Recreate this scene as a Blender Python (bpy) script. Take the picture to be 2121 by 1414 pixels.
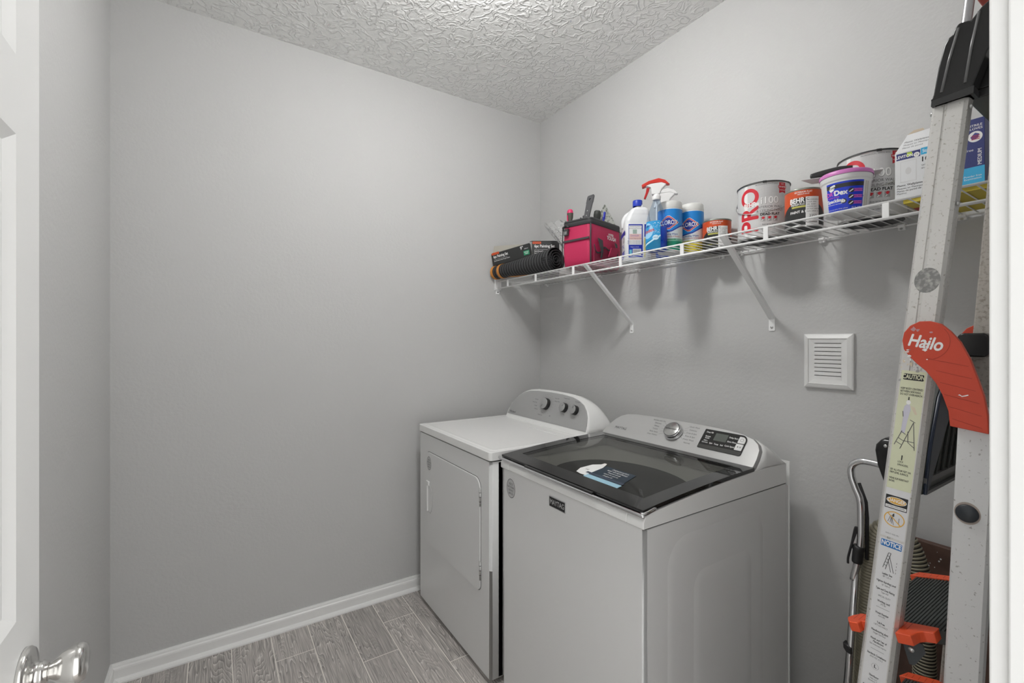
import bpy, bmesh, math, random
from mathutils import Vector, Matrix
from math import sin, cos, pi, radians, atan2, hypot
random.seed(7)
for o in list(bpy.data.objects): bpy.data.objects.remove(o)
SC = bpy.context.scene
COL = SC.collection

# ------------------------------------------------------------- camera
FPX = 948.78; YAW = 0.576329; CAM = Vector((2.373, -1.759, 1.351)); HZ = 703.4
cd = bpy.data.cameras.new('camera'); co = bpy.data.objects.new('camera', cd); COL.objects.link(co)
cd.sensor_fit = 'HORIZONTAL'; cd.sensor_width = 36.0; cd.lens = 36.0*FPX/2121.0
cd.shift_y = (HZ-707.0)/2121.0; cd.clip_start = 0.02
co.location = CAM
fwd = Vector((-cos(YAW), sin(YAW), 0))
co.rotation_euler = fwd.to_track_quat('-Z', 'Y').to_euler()
SC.camera = co
# ------------------------------------------------------------- world, exposure
w = bpy.data.worlds.new('world'); SC.world = w; w.use_nodes = True
w.node_tree.nodes['Background'].inputs[0].default_value = (1.0, 1.0, 0.99, 1)
w.node_tree.nodes['Background'].inputs[1].default_value = 1.95
SC.view_settings.view_transform = 'Standard'; SC.view_settings.look = 'None'
SC.view_settings.exposure = 0.04; SC.view_settings.gamma = 1.0
SC.view_settings.use_curve_mapping = False
SC.cycles.max_bounces = 10; SC.cycles.diffuse_bounces = 6; SC.cycles.transparent_max_bounces = 12
LAMP = (1.15, -1.07, 2.60); LAMP_STRENGTH = 108.0

# ------------------------------------------------------------- materials
def lin(h):
    if isinstance(h, str):
        c = [int(h[i:i+2], 16)/255 for i in (0, 2, 4)]
        c = [x/12.92 if x <= .04045 else ((x+.055)/1.055)**2.4 for x in c]
        return (*c, 1)
    return (*h, 1) if len(h) == 3 else h
MATS = {}
def mat(name, col='cccccc', rough=.5, metal=0, spec=.5, bump=None, noise=None, coat=0, emit=0, trans=0, alpha=1):
    if name in MATS: return MATS[name]
    m = bpy.data.materials.new(name); m.use_nodes = True
    nt = m.node_tree; b = nt.nodes['Principled BSDF']
    c = lin(col)
    b.inputs['Base Color'].default_value = c
    b.inputs['Roughness'].default_value = rough
    b.inputs['Metallic'].default_value = metal
    b.inputs['Specular IOR Level'].default_value = spec
    b.inputs['Coat Weight'].default_value = coat
    b.inputs['Transmission Weight'].default_value = trans
    b.inputs['Alpha'].default_value = alpha
    if emit:
        b.inputs['Emission Color'].default_value = c; b.inputs['Emission Strength'].default_value = emit
    if bump or noise:
        tc = nt.nodes.new('ShaderNodeTexCoord')
    if bump:
        sc, st, di = bump
        n = nt.nodes.new('ShaderNodeTexNoise'); n.inputs['Scale'].default_value = sc; n.inputs['Detail'].default_value = 4
        bp = nt.nodes.new('ShaderNodeBump'); bp.inputs['Strength'].default_value = st; bp.inputs['Distance'].default_value = di
        nt.links.new(tc.outputs['Object'], n.inputs['Vector']); nt.links.new(n.outputs['Fac'], bp.inputs['Height'])
        nt.links.new(bp.outputs['Normal'], b.inputs['Normal'])
    if noise:
        sc, c2, lo, hi = noise
        n = nt.nodes.new('ShaderNodeTexNoise'); n.inputs['Scale'].default_value = sc; n.inputs['Detail'].default_value = 6
        r = nt.nodes.new('ShaderNodeMapRange'); r.inputs['From Min'].default_value = lo; r.inputs['From Max'].default_value = hi
        mx = nt.nodes.new('ShaderNodeMix'); mx.data_type = 'RGBA'
        mx.inputs['A'].default_value = c; mx.inputs['B'].default_value = lin(c2)
        nt.links.new(tc.outputs['Object'], n.inputs['Vector']); nt.links.new(n.outputs['Fac'], r.inputs['Value'])
        nt.links.new(r.outputs['Result'], mx.inputs['Factor']); nt.links.new(mx.outputs['Result'], b.inputs['Base Color'])
    MATS[name] = m
    return m

def glassy(name, tint, ior=1.45, rough=.02, body=None, bodymix=0):
    """tinted thin glass or clear plastic: transparent below a fresnel gloss"""
    if name in MATS: return MATS[name]
    m = bpy.data.materials.new(name); m.use_nodes = True; nt = m.node_tree; nt.nodes.clear()
    o = nt.nodes.new('ShaderNodeOutputMaterial'); t = nt.nodes.new('ShaderNodeBsdfTransparent'); g = nt.nodes.new('ShaderNodeBsdfGlossy')
    f = nt.nodes.new('ShaderNodeFresnel'); f.inputs[0].default_value = ior
    x = nt.nodes.new('ShaderNodeMixShader')
    t.inputs[0].default_value = lin(tint); g.inputs['Roughness'].default_value = rough
    ge = nt.nodes.new('ShaderNodeNewGeometry'); sb = nt.nodes.new('ShaderNodeMath'); sb.operation = 'SUBTRACT'; sb.inputs[0].default_value = 1; mu = nt.nodes.new('ShaderNodeMath'); mu.operation = 'MULTIPLY'
    nt.links.new(ge.outputs['Backfacing'], sb.inputs[1]); nt.links.new(sb.outputs[0], mu.inputs[0]); nt.links.new(f.outputs[0], mu.inputs[1]); nt.links.new(mu.outputs[0], x.inputs[0]); nt.links.new(t.outputs[0], x.inputs[1]); nt.links.new(g.outputs[0], x.inputs[2])
    if body:
        d = nt.nodes.new('ShaderNodeBsdfDiffuse'); d.inputs[0].default_value = lin(body); y = nt.nodes.new('ShaderNodeMixShader'); y.inputs[0].default_value = bodymix
        nt.links.new(t.outputs[0], y.inputs[1]); nt.links.new(d.outputs[0], y.inputs[2]); nt.links.new(y.outputs[0], x.inputs[1])
    nt.links.new(x.outputs[0], o.inputs[0]); MATS[name] = m
    return m

WALLC = (.53, .529, .524)
M_wall = mat('wall_paint', WALLC, .62, spec=.3, bump=(75, .22, .004))
M_white = mat('trim_white', (.80, .80, .79), .35)
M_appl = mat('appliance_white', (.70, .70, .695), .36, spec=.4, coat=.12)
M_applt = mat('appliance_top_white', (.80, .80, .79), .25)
M_wire = mat('shelf_white', (.84, .84, .84), .35)
M_black = mat('black_plastic', (.02, .02, .021), .4)
M_dark = mat('dark_gap', (.03, .03, .03), .7)
M_chrome = mat('chrome', (.75, .75, .76), .08, metal=1)
M_satin = mat('satin_steel', (.62, .62, .61), .3, metal=1)
M_ink = mat('ink_black', (.015, .015, .015), .5)
M_inkg = mat('ink_grey', (.10, .10, .10), .5)
M_paper = mat('label_white', (.82, .82, .81), .5)
M_red = mat('label_red', 'b81822', .45)
M_navy = mat('label_navy', '1b1f86', .45)

def ceiling_mat():
    m = bpy.data.materials.new('ceiling_texture'); m.use_nodes = True; nt = m.node_tree; b = nt.nodes['Principled BSDF']
    b.inputs['Base Color'].default_value = (.83, .827, .815, 1); b.inputs['Roughness'].default_value = .38
    tc = nt.nodes.new('ShaderNodeTexCoord')
    n = nt.nodes.new('ShaderNodeTexNoise'); n.inputs['Scale'].default_value = 19; n.inputs['Detail'].default_value = 2.6; n.inputs['Distortion'].default_value = .7
    s = nt.nodes.new('ShaderNodeMath'); s.operation = 'SUBTRACT'; s.inputs[1].default_value = .5
    a = nt.nodes.new('ShaderNodeMath'); a.operation = 'ABSOLUTE'
    r = nt.nodes.new('ShaderNodeMapRange'); r.interpolation_type = 'SMOOTHSTEP'
    r.inputs['From Min'].default_value = 0; r.inputs['From Max'].default_value = .075; r.inputs['To Min'].default_value = 1; r.inputs['To Max'].default_value = 0
    n2 = nt.nodes.new('ShaderNodeTexNoise'); n2.inputs['Scale'].default_value = 42; n2.inputs['Detail'].default_value = 4
    ma = nt.nodes.new('ShaderNodeMath'); ma.operation = 'MULTIPLY_ADD'; ma.inputs[1].default_value = .8
    bp = nt.nodes.new('ShaderNodeBump'); bp.inputs['Strength'].default_value = .62; bp.inputs['Distance'].default_value = .006
    L = nt.links.new
    L(tc.outputs['Object'], n.inputs['Vector']); L(tc.outputs['Object'], n2.inputs['Vector'])
    L(n.outputs['Fac'], s.inputs[0]); L(s.outputs[0], a.inputs[0]); L(a.outputs[0], r.inputs['Value'])
    L(n2.outputs['Fac'], ma.inputs[0]); L(r.outputs['Result'], ma.inputs[2]); L(ma.outputs[0], bp.inputs['Height'])
    L(bp.outputs['Normal'], b.inputs['Normal'])
    return m

def plank_mat():
    m = bpy.data.materials.new('wood_look_tile'); m.use_nodes = True; nt = m.node_tree; b = nt.nodes['Principled BSDF']
    L = nt.links.new
    tc = nt.nodes.new('ShaderNodeTexCoord'); at = nt.nodes.new('ShaderNodeAttribute'); at.attribute_name = 'pid'
    mp = nt.nodes.new('ShaderNodeMapping'); mp.inputs['Scale'].default_value = (1.7, 9.5, 1)
    cb = nt.nodes.new('ShaderNodeVectorMath'); cb.operation = 'MULTIPLY_ADD'; cb.inputs[1].default_value = (37, 23, 51)
    L(tc.outputs['Object'], mp.inputs['Vector']); L(at.outputs['Color'], cb.inputs[0]); L(mp.outputs['Vector'], cb.inputs[2])
    n = nt.nodes.new('ShaderNodeTexNoise'); n.inputs['Scale'].default_value = 1.0; n.inputs['Detail'].default_value = 3; n.inputs['Roughness'].default_value = .42; n.inputs['Distortion'].default_value = .25
    L(cb.outputs['Vector'], n.inputs['Vector'])
    k = nt.nodes.new('ShaderNodeMath'); k.operation = 'MULTIPLY'; k.inputs[1].default_value = 34
    f = nt.nodes.new('ShaderNodeMath'); f.operation = 'FRACT'
    L(n.outputs['Fac'], k.inputs[0]); L(k.outputs[0], f.inputs[0])
    cr = nt.nodes.new('ShaderNodeValToRGB')
    e = cr.color_ramp.elements
    e[0].position = 0; e[0].color = (.45, .42, .395, 1); e[1].position = 1; e[1].color = (.45, .42, .395, 1)
    for p, c in ((.35, (.385, .357, .338, 1)), (.62, (.24, .22, .207, 1)), (.74, (.72, .69, .66, 1)), (.84, (.52, .49, .465, 1))):
        x = e.new(p); x.color = c
    L(f.outputs[0], cr.inputs[0])
    # fine fibres along the plank
    mp2 = nt.nodes.new('ShaderNodeMapping'); mp2.inputs['Scale'].default_value = (7, 210, 1)
    n2 = nt.nodes.new('ShaderNodeTexNoise'); n2.inputs['Scale'].default_value = 1; n2.inputs['Detail'].default_value = 3
    L(tc.outputs['Object'], mp2.inputs['Vector']); L(mp2.outputs['Vector'], n2.inputs['Vector'])
    r2 = nt.nodes.new('ShaderNodeMapRange'); r2.inputs['From Min'].default_value = .3; r2.inputs['From Max'].default_value = .7; r2.inputs['To Min'].default_value = .62; r2.inputs['To Max'].default_value = 1.36
    L(n2.outputs['Fac'], r2.inputs['Value'])
    # plank tone
    r3 = nt.nodes.new('ShaderNodeMapRange'); r3.inputs['To Min'].default_value = .88; r3.inputs['To Max'].default_value = 1.16
    L(at.outputs['Fac'], r3.inputs['Value'])
    mm = nt.nodes.new('ShaderNodeMath'); mm.operation = 'MULTIPLY'; L(r2.outputs['Result'], mm.inputs[0]); L(r3.outputs['Result'], mm.inputs[1])
    vm = nt.nodes.new('ShaderNodeVectorMath'); vm.operation = 'SCALE'; L(cr.outputs['Color'], vm.inputs[0]); L(mm.outputs[0], vm.inputs['Scale'])
    # soften the rings over part of the plank
    n3 = nt.nodes.new('ShaderNodeTexNoise'); n3.inputs['Scale'].default_value = .6; L(cb.outputs['Vector'], n3.inputs['Vector'])
    r4 = nt.nodes.new('ShaderNodeMapRange'); r4.inputs['From Min'].default_value = .4; r4.inputs['From Max'].default_value = .62; r4.inputs['To Min'].default_value = .25; r4.inputs['To Max'].default_value = .85
    L(n3.outputs['Fac'], r4.inputs['Value'])
    base = nt.nodes.new('ShaderNodeVectorMath'); base.operation = 'SCALE'; base.inputs[0].default_value = (.42, .392, .372); L(mm.outputs[0], base.inputs['Scale'])
    mx = nt.nodes.new('ShaderNodeMix'); mx.data_type = 'RGBA'
    L(r4.outputs['Result'], mx.inputs['Factor']); L(base.outputs[0], mx.inputs['A']); L(vm.outputs[0], mx.inputs['B'])
    L(mx.outputs['Result'], b.inputs['Base Color'])
    b.inputs['Roughness'].default_value = .42
    return m

# ------------------------------------------------------------- mesh builder
class MB:
    def __init__(s, base=0): s.base = base; s.v = []; s.f = []; s.m = []; s.sm = []; s.mats = []
    def mi(s, m):
        if m not in s.mats: s.mats.append(m)
        return s.mats.index(m)
    def add(s, vs, fs, m, smooth=False, X=None):
        n = len(s.v); i = s.mi(m)
        for p in vs:
            p = Vector(p); s.v.append(X @ p if X else p)
        for f in fs: s.f.append([a+n for a in f]); s.m.append(i); s.sm.append(smooth)
        return s
    def box(s, x0, x1, y0, y1, z0, z1, m, X=None, smooth=False):
        v = [(x, y, z) for x in (x0, x1) for y in (y0, y1) for z in (z0, z1)]
        return s.add(v, [(0,1,3,2), (4,6,7,5), (0,4,5,1), (2,3,7,6), (0,2,6,4), (1,5,7,3)], m, smooth, X)
    def hexa(s, q, d, m):
        """four corners of a face and a vector for its depth"""
        d = Vector(d); q = [Vector(a) for a in q]; v = q+[a+d for a in q]
        return s.add(v, [(0,1,2,3), (7,6,5,4), (0,4,5,1), (1,5,6,2), (2,6,7,3), (3,7,4,0)], m)
    def prism(s, pts, fn, h0, h1, m, smooth=False):
        """2D outline through fn(u,v,h) from h0 to h1"""
        n = len(pts); v = [fn(u, w_, h0) for u, w_ in pts]+[fn(u, w_, h1) for u, w_ in pts]
        f = [list(range(n-1, -1, -1)), list(range(n, 2*n))]
        s.add(v, f, m)
        b = len(s.v)-2*n; i = s.mi(m)
        for k in range(n):
            s.f.append([b+k, b+(k+1) % n, b+n+(k+1) % n, b+n+k]); s.m.append(i); s.sm.append(smooth)
        return s
    def loft(s, rings, m, cap=True, smooth=True, closed=True):
        n = len(rings[0]); v = [p for r in rings for p in r]; f = []
        for k in range(len(rings)-1):
            for j in range(n if closed else n-1):
                a = k*n+j; b = k*n+(j+1) % n
                f.append([a, b, b+n, a+n])
        s.add(v, f, m, smooth)
        if cap:
            b = len(s.v)-len(v); i = s.mi(m)
            s.f.append([b+j for j in range(n-1, -1, -1)]); s.m.append(i); s.sm.append(False)
            s.f.append([b+len(v)-n+j for j in range(n)]); s.m.append(i); s.sm.append(False)
        return s
    def lathe(s, prof, m, X=None, n=40, cap=True, sx=1, sy=1):
        X = X or Matrix.Identity(4)
        rings = [[X @ Vector((r*cos(2*pi*j/n)*sx, r*sin(2*pi*j/n)*sy, z)) for j in range(n)] for r, z in prof]
        return s.loft(rings, m, cap)
    def tube(s, pts, r, m, n=10, closed=False):
        pts = [Vector(p) for p in pts]; N = len(pts); rings = []
        rr = r if isinstance(r, (list, tuple)) else [r]*N
        t0 = (pts[1]-pts[0]).normalized(); a = t0.orthogonal().normalized()
        for k in range(N):
            if closed: t = (pts[(k+1) % N]-pts[k-1]).normalized()
            else: t = (pts[min(k+1, N-1)]-pts[max(k-1, 0)]).normalized()
            a = (a-t*a.dot(t)).normalized(); b = t.cross(a)
            rings.append([pts[k]+rr[k]*(cos(2*pi*j/n)*a+sin(2*pi*j/n)*b) for j in range(n)])
        if closed: rings.append(rings[0])
        return s.loft(rings, m, not closed)
    def poly(s, polys, fn, m, h=.0006, step=None):
        """flat graphics in (u,v) put on the surface fn; cut finely when the surface is curved"""
        bm = bmesh.new()
        for pts in polys:
            try: bm.faces.new([bm.verts.new((u, v_, 0)) for u, v_ in pts])
            except ValueError: pass
        return s._decal(bm, fn, m, h, step)
    def _decal(s, bm, fn, m, h, step):
        h = s.base+(h-s.base)*.3; step = step*.45 if step else step
        if step and bm.verts:
            us = [v.co.x for v in bm.verts]; a, b = min(us), max(us); u = a+step
            while u < b:
                bmesh.ops.bisect_plane(bm, geom=bm.verts[:]+bm.edges[:]+bm.faces[:], plane_co=(u, 0, 0), plane_no=(1, 0, 0)); u += step
        bm.verts.index_update(); bmesh.ops.recalc_face_normals(bm, faces=bm.faces)
        for f in bm.faces:
            if f.normal.z < 0: f.normal_flip()
        s.add([fn(v.co.x, v.co.y, h) for v in bm.verts], [[v.index for v in f.verts] for f in bm.faces], m); bm.free()
        return s
    def text(s, body, size, u, v, fn, m, align='CENTER', bold=0.0, h=.001, rot=0, sx=1.0, shear=0, step=None):
        c = bpy.data.curves.new('t', 'FONT'); c.body = body; c.size = size; c.align_x = align; c.align_y = 'CENTER'
        c.shear = shear; c.resolution_u = 8 if size > .02 else 4; c.fill_mode = 'FRONT'
        o = bpy.data.objects.new('t', c); COL.objects.link(o)
        me = bpy.data.meshes.new_from_object(o.evaluated_get(bpy.context.evaluated_depsgraph_get()))
        bm = bmesh.new(); bm.from_mesh(me)
        R = Matrix.Rotation(rot, 3, 'Z'); e = bold*size*.75
        offs = [(0, 0)] if bold <= 0 else [(-e, 0), (e, 0)] if bold < .028 else [(-e, 0), (e, 0), (0, e), (0, -e)]
        for i, (ex, ey) in enumerate(offs):
            b2 = bm.copy()
            for q in b2.verts:
                p = R @ Vector(((q.co.x+ex)*sx, q.co.y+ey, 0)); q.co = (p.x+u, p.y+v, 0)
            s._decal(b2, fn, m, h+i*.00002, step)
        bm.free(); bpy.data.objects.remove(o); bpy.data.curves.remove(c); bpy.data.meshes.remove(me)
        return s
    def build(s, name, parent=None, bevel=0, wn=False, seg=3, angle=35, solid=0, subsurf=0):
        me = bpy.data.meshes.new(name); me.from_pydata([tuple(p) for p in s.v], [], s.f)
        for m in s.mats: me.materials.append(m)
        for i, p in enumerate(me.polygons): p.material_index = s.m[i]; p.use_smooth = s.sm[i] or bevel > 0
        me.validate(); me.update()
        o = bpy.data.objects.new(name, me); COL.objects.link(o)
        if bevel:
            b = o.modifiers.new('b', 'BEVEL'); b.width = bevel; b.segments = seg; b.limit_method = 'ANGLE'; b.angle_limit = radians(angle)
            wn = o.modifiers.new('w', 'WEIGHTED_NORMAL'); wn.keep_sharp = True
        if wn:
            w_ = o.modifiers.new('w', 'WEIGHTED_NORMAL'); w_.weight = 100
        if solid:
            q = o.modifiers.new('s', 'SOLIDIFY'); q.thickness = solid; q.offset = 0
        if subsurf:
            q = o.modifiers.new('u', 'SUBSURF'); q.levels = subsurf; q.render_levels = subsurf
        if parent: o.parent = parent; o.matrix_parent_inverse = parent.matrix_world.inverted()
        return o

def flat(O, U, V):
    O = Vector(O); U = Vector(U).normalized(); V = Vector(V).normalized(); N = U.cross(V).normalized()
    return lambda u, v, h=0: O+u*U+v*V+h*N
def cyl(cx, cy, z0, r, phi, taper=0.0):
    """surface of an upright can; u runs to the viewer's right, v up; taper = change of radius per metre of height"""
    def fn(u, v, h=0):
        a = phi+u/r; R = r+taper*v+h
        return Vector((cx+R*cos(a), cy+R*sin(a), z0+v))
    return fn
def rect(u0, u1, v0, v1): return [(u0, v0), (u1, v0), (u1, v1), (u0, v1)]
def ell(cu, cv, a, b, n=28): return [(cu+a*cos(2*pi*k/n), cv+b*sin(2*pi*k/n)) for k in range(n)]
def ring(cu, cv, a, b, t, n=28):
    o = ell(cu, cv, a, b, n); i = ell(cu, cv, a-t, b-t, n)
    return [[o[k], o[(k+1) % n], i[(k+1) % n], i[k]] for k in range(n)]
def rrect(u0, u1, v0, v1, r, n=6):
    p = []
    rs = r if isinstance(r, (list, tuple)) else [r]*4
    for (cx, cy, a0), q in zip(((u1, v1, 0), (u0, v1, 90), (u0, v0, 180), (u1, v0, 270)), rs):
        x = cx-q if cx == u1 else cx+q; y = cy-q if cy == v1 else cy+q
        for k in range(n+1):
            a = radians(a0+90*k/n); p.append((x+q*cos(a), y+q*sin(a)))
    return p
def seglines(mb, pairs, fn, m, t=.0006, h=.0012):
    for (a, b), (c, d) in pairs:
        L = hypot(c-a, d-b)+1e-9; nx, ny = -(d-b)/L*t, (c-a)/L*t
        mb.poly([[(a+nx, b+ny), (a-nx, b-ny), (c-nx, d-ny), (c+nx, d+ny)]], fn, m, h)
def catmull(P, n=6):
    P = [Vector(p) for p in P]; out = []
    for i in range(len(P)-1):
        a = P[max(i-1, 0)]; b = P[i]; c = P[i+1]; d = P[min(i+2, len(P)-1)]
        for k in range(n):
            t = k/n; out.append(.5*((2*b)+(c-a)*t+(2*a-5*b+4*c-d)*t*t+(3*b-a-3*c+d)*t**3))
    out.append(P[-1]); return out
def thing(name, label, cat, loc, group=None):
    o = bpy.data.objects.new(name, None); COL.objects.link(o); o.location = loc; o.empty_display_size = .05
    o['label'] = label; o['category'] = cat
    if group: o['group'] = group
    bpy.context.view_layer.update()
    return o
def tag(o, label, cat, group=None):
    o['label'] = label; o['category'] = cat
    if group: o['group'] = group
    return o
def struct(o): o['kind'] = 'structure'; return o
def towards(x, y): return atan2(CAM.y-y, CAM.x-x)

# ============================================================= the room
XR = 2.275; YF = -2.103; H = 2.743
struct(MB().box(-.1, 0, YF-.1, .1, 0, H, M_wall).build('wall_left'))
struct(MB().box(0, XR+.13, 0, .1, 0, H, M_wall).build('wall_right'))
struct(MB().box(0, XR+.13, YF-.1, YF, 0, H, M_wall).build('wall_front'))
mb = MB()
mb.box(XR, XR+.118, YF, -1.972, 0, H, M_wall); mb.box(XR, XR+.118, -1.158, 0, 0, H, M_wall); mb.box(XR, XR+.118, -1.972, -1.158, 2.07, H, M_wall)
struct(mb.build('wall_rear'))
struct(MB().box(-.1, XR+.13, YF-.1, .1, H, H+.08, ceiling_mat()).build('ceiling'))

# floor: tile planks .153 wide, running along the shelf wall, light grout between
M_grout = mat('grout', (.86, .82, .77), .7)
def make_floor():
    PM = plank_mat(); mb = MB(); pid = []
    mb.box(-.05, 2.9, -2.2, .05, -.05, -.0003, M_grout); pid += [(.5, .5, .5)]*6
    W = .1533; y = -.93-W*9; row = 0; g = .0017
    joints = {-1: .205, -2: .424, -4: .222, -3: 1.02, -5: .80, -6: .30, -7: 1.1, 0: .62}
    while y < .02:
        k = round((y+.93)/W)
        j0 = joints.get(k, random.uniform(.1, 1.1)); xs = [-.02]
        x = j0
        while x > .02: x -= 1.2
        x += 1.2
        while x < 2.85: xs.append(x); x += 1.2
        xs.append(2.88)
        for a, b in zip(xs[:-1], xs[1:]):
            mb.add([(a+g, y+g, 0), (b-g, y+g, 0), (b-g, y+W-g, 0), (a+g, y+W-g, 0)], [(0, 1, 2, 3)], PM)
            pid.append((random.random(), random.random(), random.random()))
        y += W
    o = mb.build('floor')
    at = o.data.attributes.new('pid', 'FLOAT_COLOR', 'CORNER')
    i = 0
    for p, c in zip(o.data.polygons, pid):
        for l in p.loop_indices: at.data[l].color = (*c, 1)
    return struct(o)
make_floor()

# baseboards with shoe moulding: profile as (out from wall, height)
BP = [(0, .073), (.006, .073), (.0085, .066), (.0095, .060), (.0135, .056), (.0145, .050), (.0145, .018), (.024, .013), (.028, .006), (.028, 0), (0, 0)]
mb = MB(); n = len(BP)
mb.loft([[Vector((a, YF+a, z)) for a, z in BP], [Vector((a, -.02, z)) for a, z in BP]], M_white, smooth=False)
struct(mb.build('baseboard_left'))
mb = MB(); mb.loft([[Vector((a, YF+a, z)) for a, z in BP], [Vector((XR, YF+a, z)) for a, z in BP]], M_white, smooth=False)
struct(mb.build('baseboard_front'))
mb = MB(); mb.loft([[Vector((.03, -a, z)) for a, z in BP], [Vector((XR, -a, z)) for a, z in BP]], M_white, smooth=False)
struct(mb.build('baseboard_right'))

# door frame: jamb, stop and casing on each side and across the top
def jamb(y0, sgn):
    mb = MB()
    ya, yb = sorted((y0, y0+sgn*.02)); mb.box(XR-.001, XR+.12, ya, yb, 0, 2.06, M_white)
    ya, yb = sorted((y0, y0-sgn*.011)); mb.box(XR+.045, XR+.08, ya, yb, 0, 2.045, M_white)
    ya, yb = sorted((y0+sgn*.006, y0+sgn*.063)); mb.box(XR-.014, XR, ya, yb, 0, 2.10, M_white)
    ya, yb = sorted((y0+sgn*.045, y0+sgn*.063)); mb.box(XR-.019, XR-.014, ya, yb, 0, 2.10, M_white)
    return mb
struct(jamb(-1.18, 1).build('trim_1', bevel=.002))
struct(jamb(-1.952, -1).build('trim_2', bevel=.002))
struct(MB().box(XR-.001, XR+.12, -1.95, -1.182, 2.045, 2.065, M_white).box(XR-.014, XR, -1.95, -1.182, 2.05, 2.107, M_white).build('trim_3', bevel=.002))

# the open six-panel door
def make_door():
    x0, x1, yb, yf = 1.547, 2.250, -1.983, -1.948
    mb = MB()
    # stiles and rails leave six sunk fields; a raised field sits in each
    xs = [x0+.082, (x0+x1)/2-.045, (x0+x1)/2+.045, x1-.10]
    zs = [(.22, 1.03-.185), (1.03, 1.585), (1.675, 1.90)]
    zs = [(.20, .86), (1.03, 1.585), (1.675, 1.91)]
    mb.box(x0, x1, yb, yf-.009, .012, 2.03, M_white)
    mb.box(x0, xs[0], yf-.009, yf, .012, 2.03, M_white); mb.box(xs[3], x1, yf-.009, yf, .012, 2.03, M_white)
    mb.box(xs[1], xs[2], yf-.009, yf, .012, 2.03, M_white)
    for a, b in ((.012, .20), (.86, 1.03), (1.585, 1.675), (1.91, 2.03)):
        for u, v in ((xs[0], xs[1]), (xs[2], xs[3])): mb.box(u, v, yf-.009, yf, a, b, M_white)
    for u, v in ((xs[0], xs[1]), (xs[2], xs[3])):
        for a, b in zs:
            # sloping moulding and raised field
            fn = lambda p, q, h: Vector((p, yf-.009+h, q))
            d, e = .012, .045
            rings = []
            for ins, hh in ((0, .009), (d, .001), (d+.012, .001), (e, .007)):
                rings.append([fn(p, q, hh) for p, q in rect(u+ins, v-ins, a+ins, b-ins)])
            mb.loft(rings, M_white, cap=False, smooth=False)
            mb.add([fn(p, q, .007) for p, q in rect(u+e, v-e, a+e, b-e)], [(3, 2, 1, 0)], M_white)
    o = struct(mb.build('door_1'))
    X = Matrix.Translation((1.607, yf, .952)) @ Matrix.Rotation(radians(-90), 4, 'X')
    M_knob = mat('brushed_nickel', (.74, .73, .71), .16, metal=1)
    k = MB()
    k.lathe([(.0335, 0), (.0335, .004), (.031, .007), (.020, .009), (.015, .011), (.0130, .015), (.0140, .0165), (.0130, .018), (.0105, .022)], M_knob, X, 48)
    k.build('door_rose', o)
    k = MB()
    k.lathe([(.0085, .021), (.0098, .0225), (.0105, .025), (.0135, .029), (.0178, .034), (.0212, .040), (.0228, .046), (.0225, .051), (.0200, .0548), (.013, .0568), (.0, .0572)], M_knob, X, 48, cap=False, sy=1.0)
    k.build('door_knob', o)
    MB().box(x0-.001, x0, yb+.004, yf-.004, .92, .985, M_satin).build('latch_plate', o)
    return o
make_door()

# ceiling lamp (just above the picture): a metal pan with an opal dome
lt = thing('ceiling_lamp', 'round flush ceiling lamp with an opal glass dome', 'lamp', (LAMP[0], LAMP[1], H))
mb = MB(); mb.lathe([(.0, H-.001), (.078, H-.001), (.082, H-.012), (.078, H-.05), (.0, H-.05)], M_white, Matrix.Translation((LAMP[0], LAMP[1], 0)), 48, cap=False); mb.build('lamp_pan', lt)
M_lamp = mat('lamp_glass', (1, 1, .985), .3, emit=LAMP_STRENGTH)
mb = MB(); mb.lathe([(.090, H-.051), (.094, H-.085), (.082, H-.125), (.05, H-.152), (.001, H-.160)], M_lamp, Matrix.Translation((LAMP[0], LAMP[1], 0)), 40, cap=False); mb.build('lamp_shade', lt)

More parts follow.
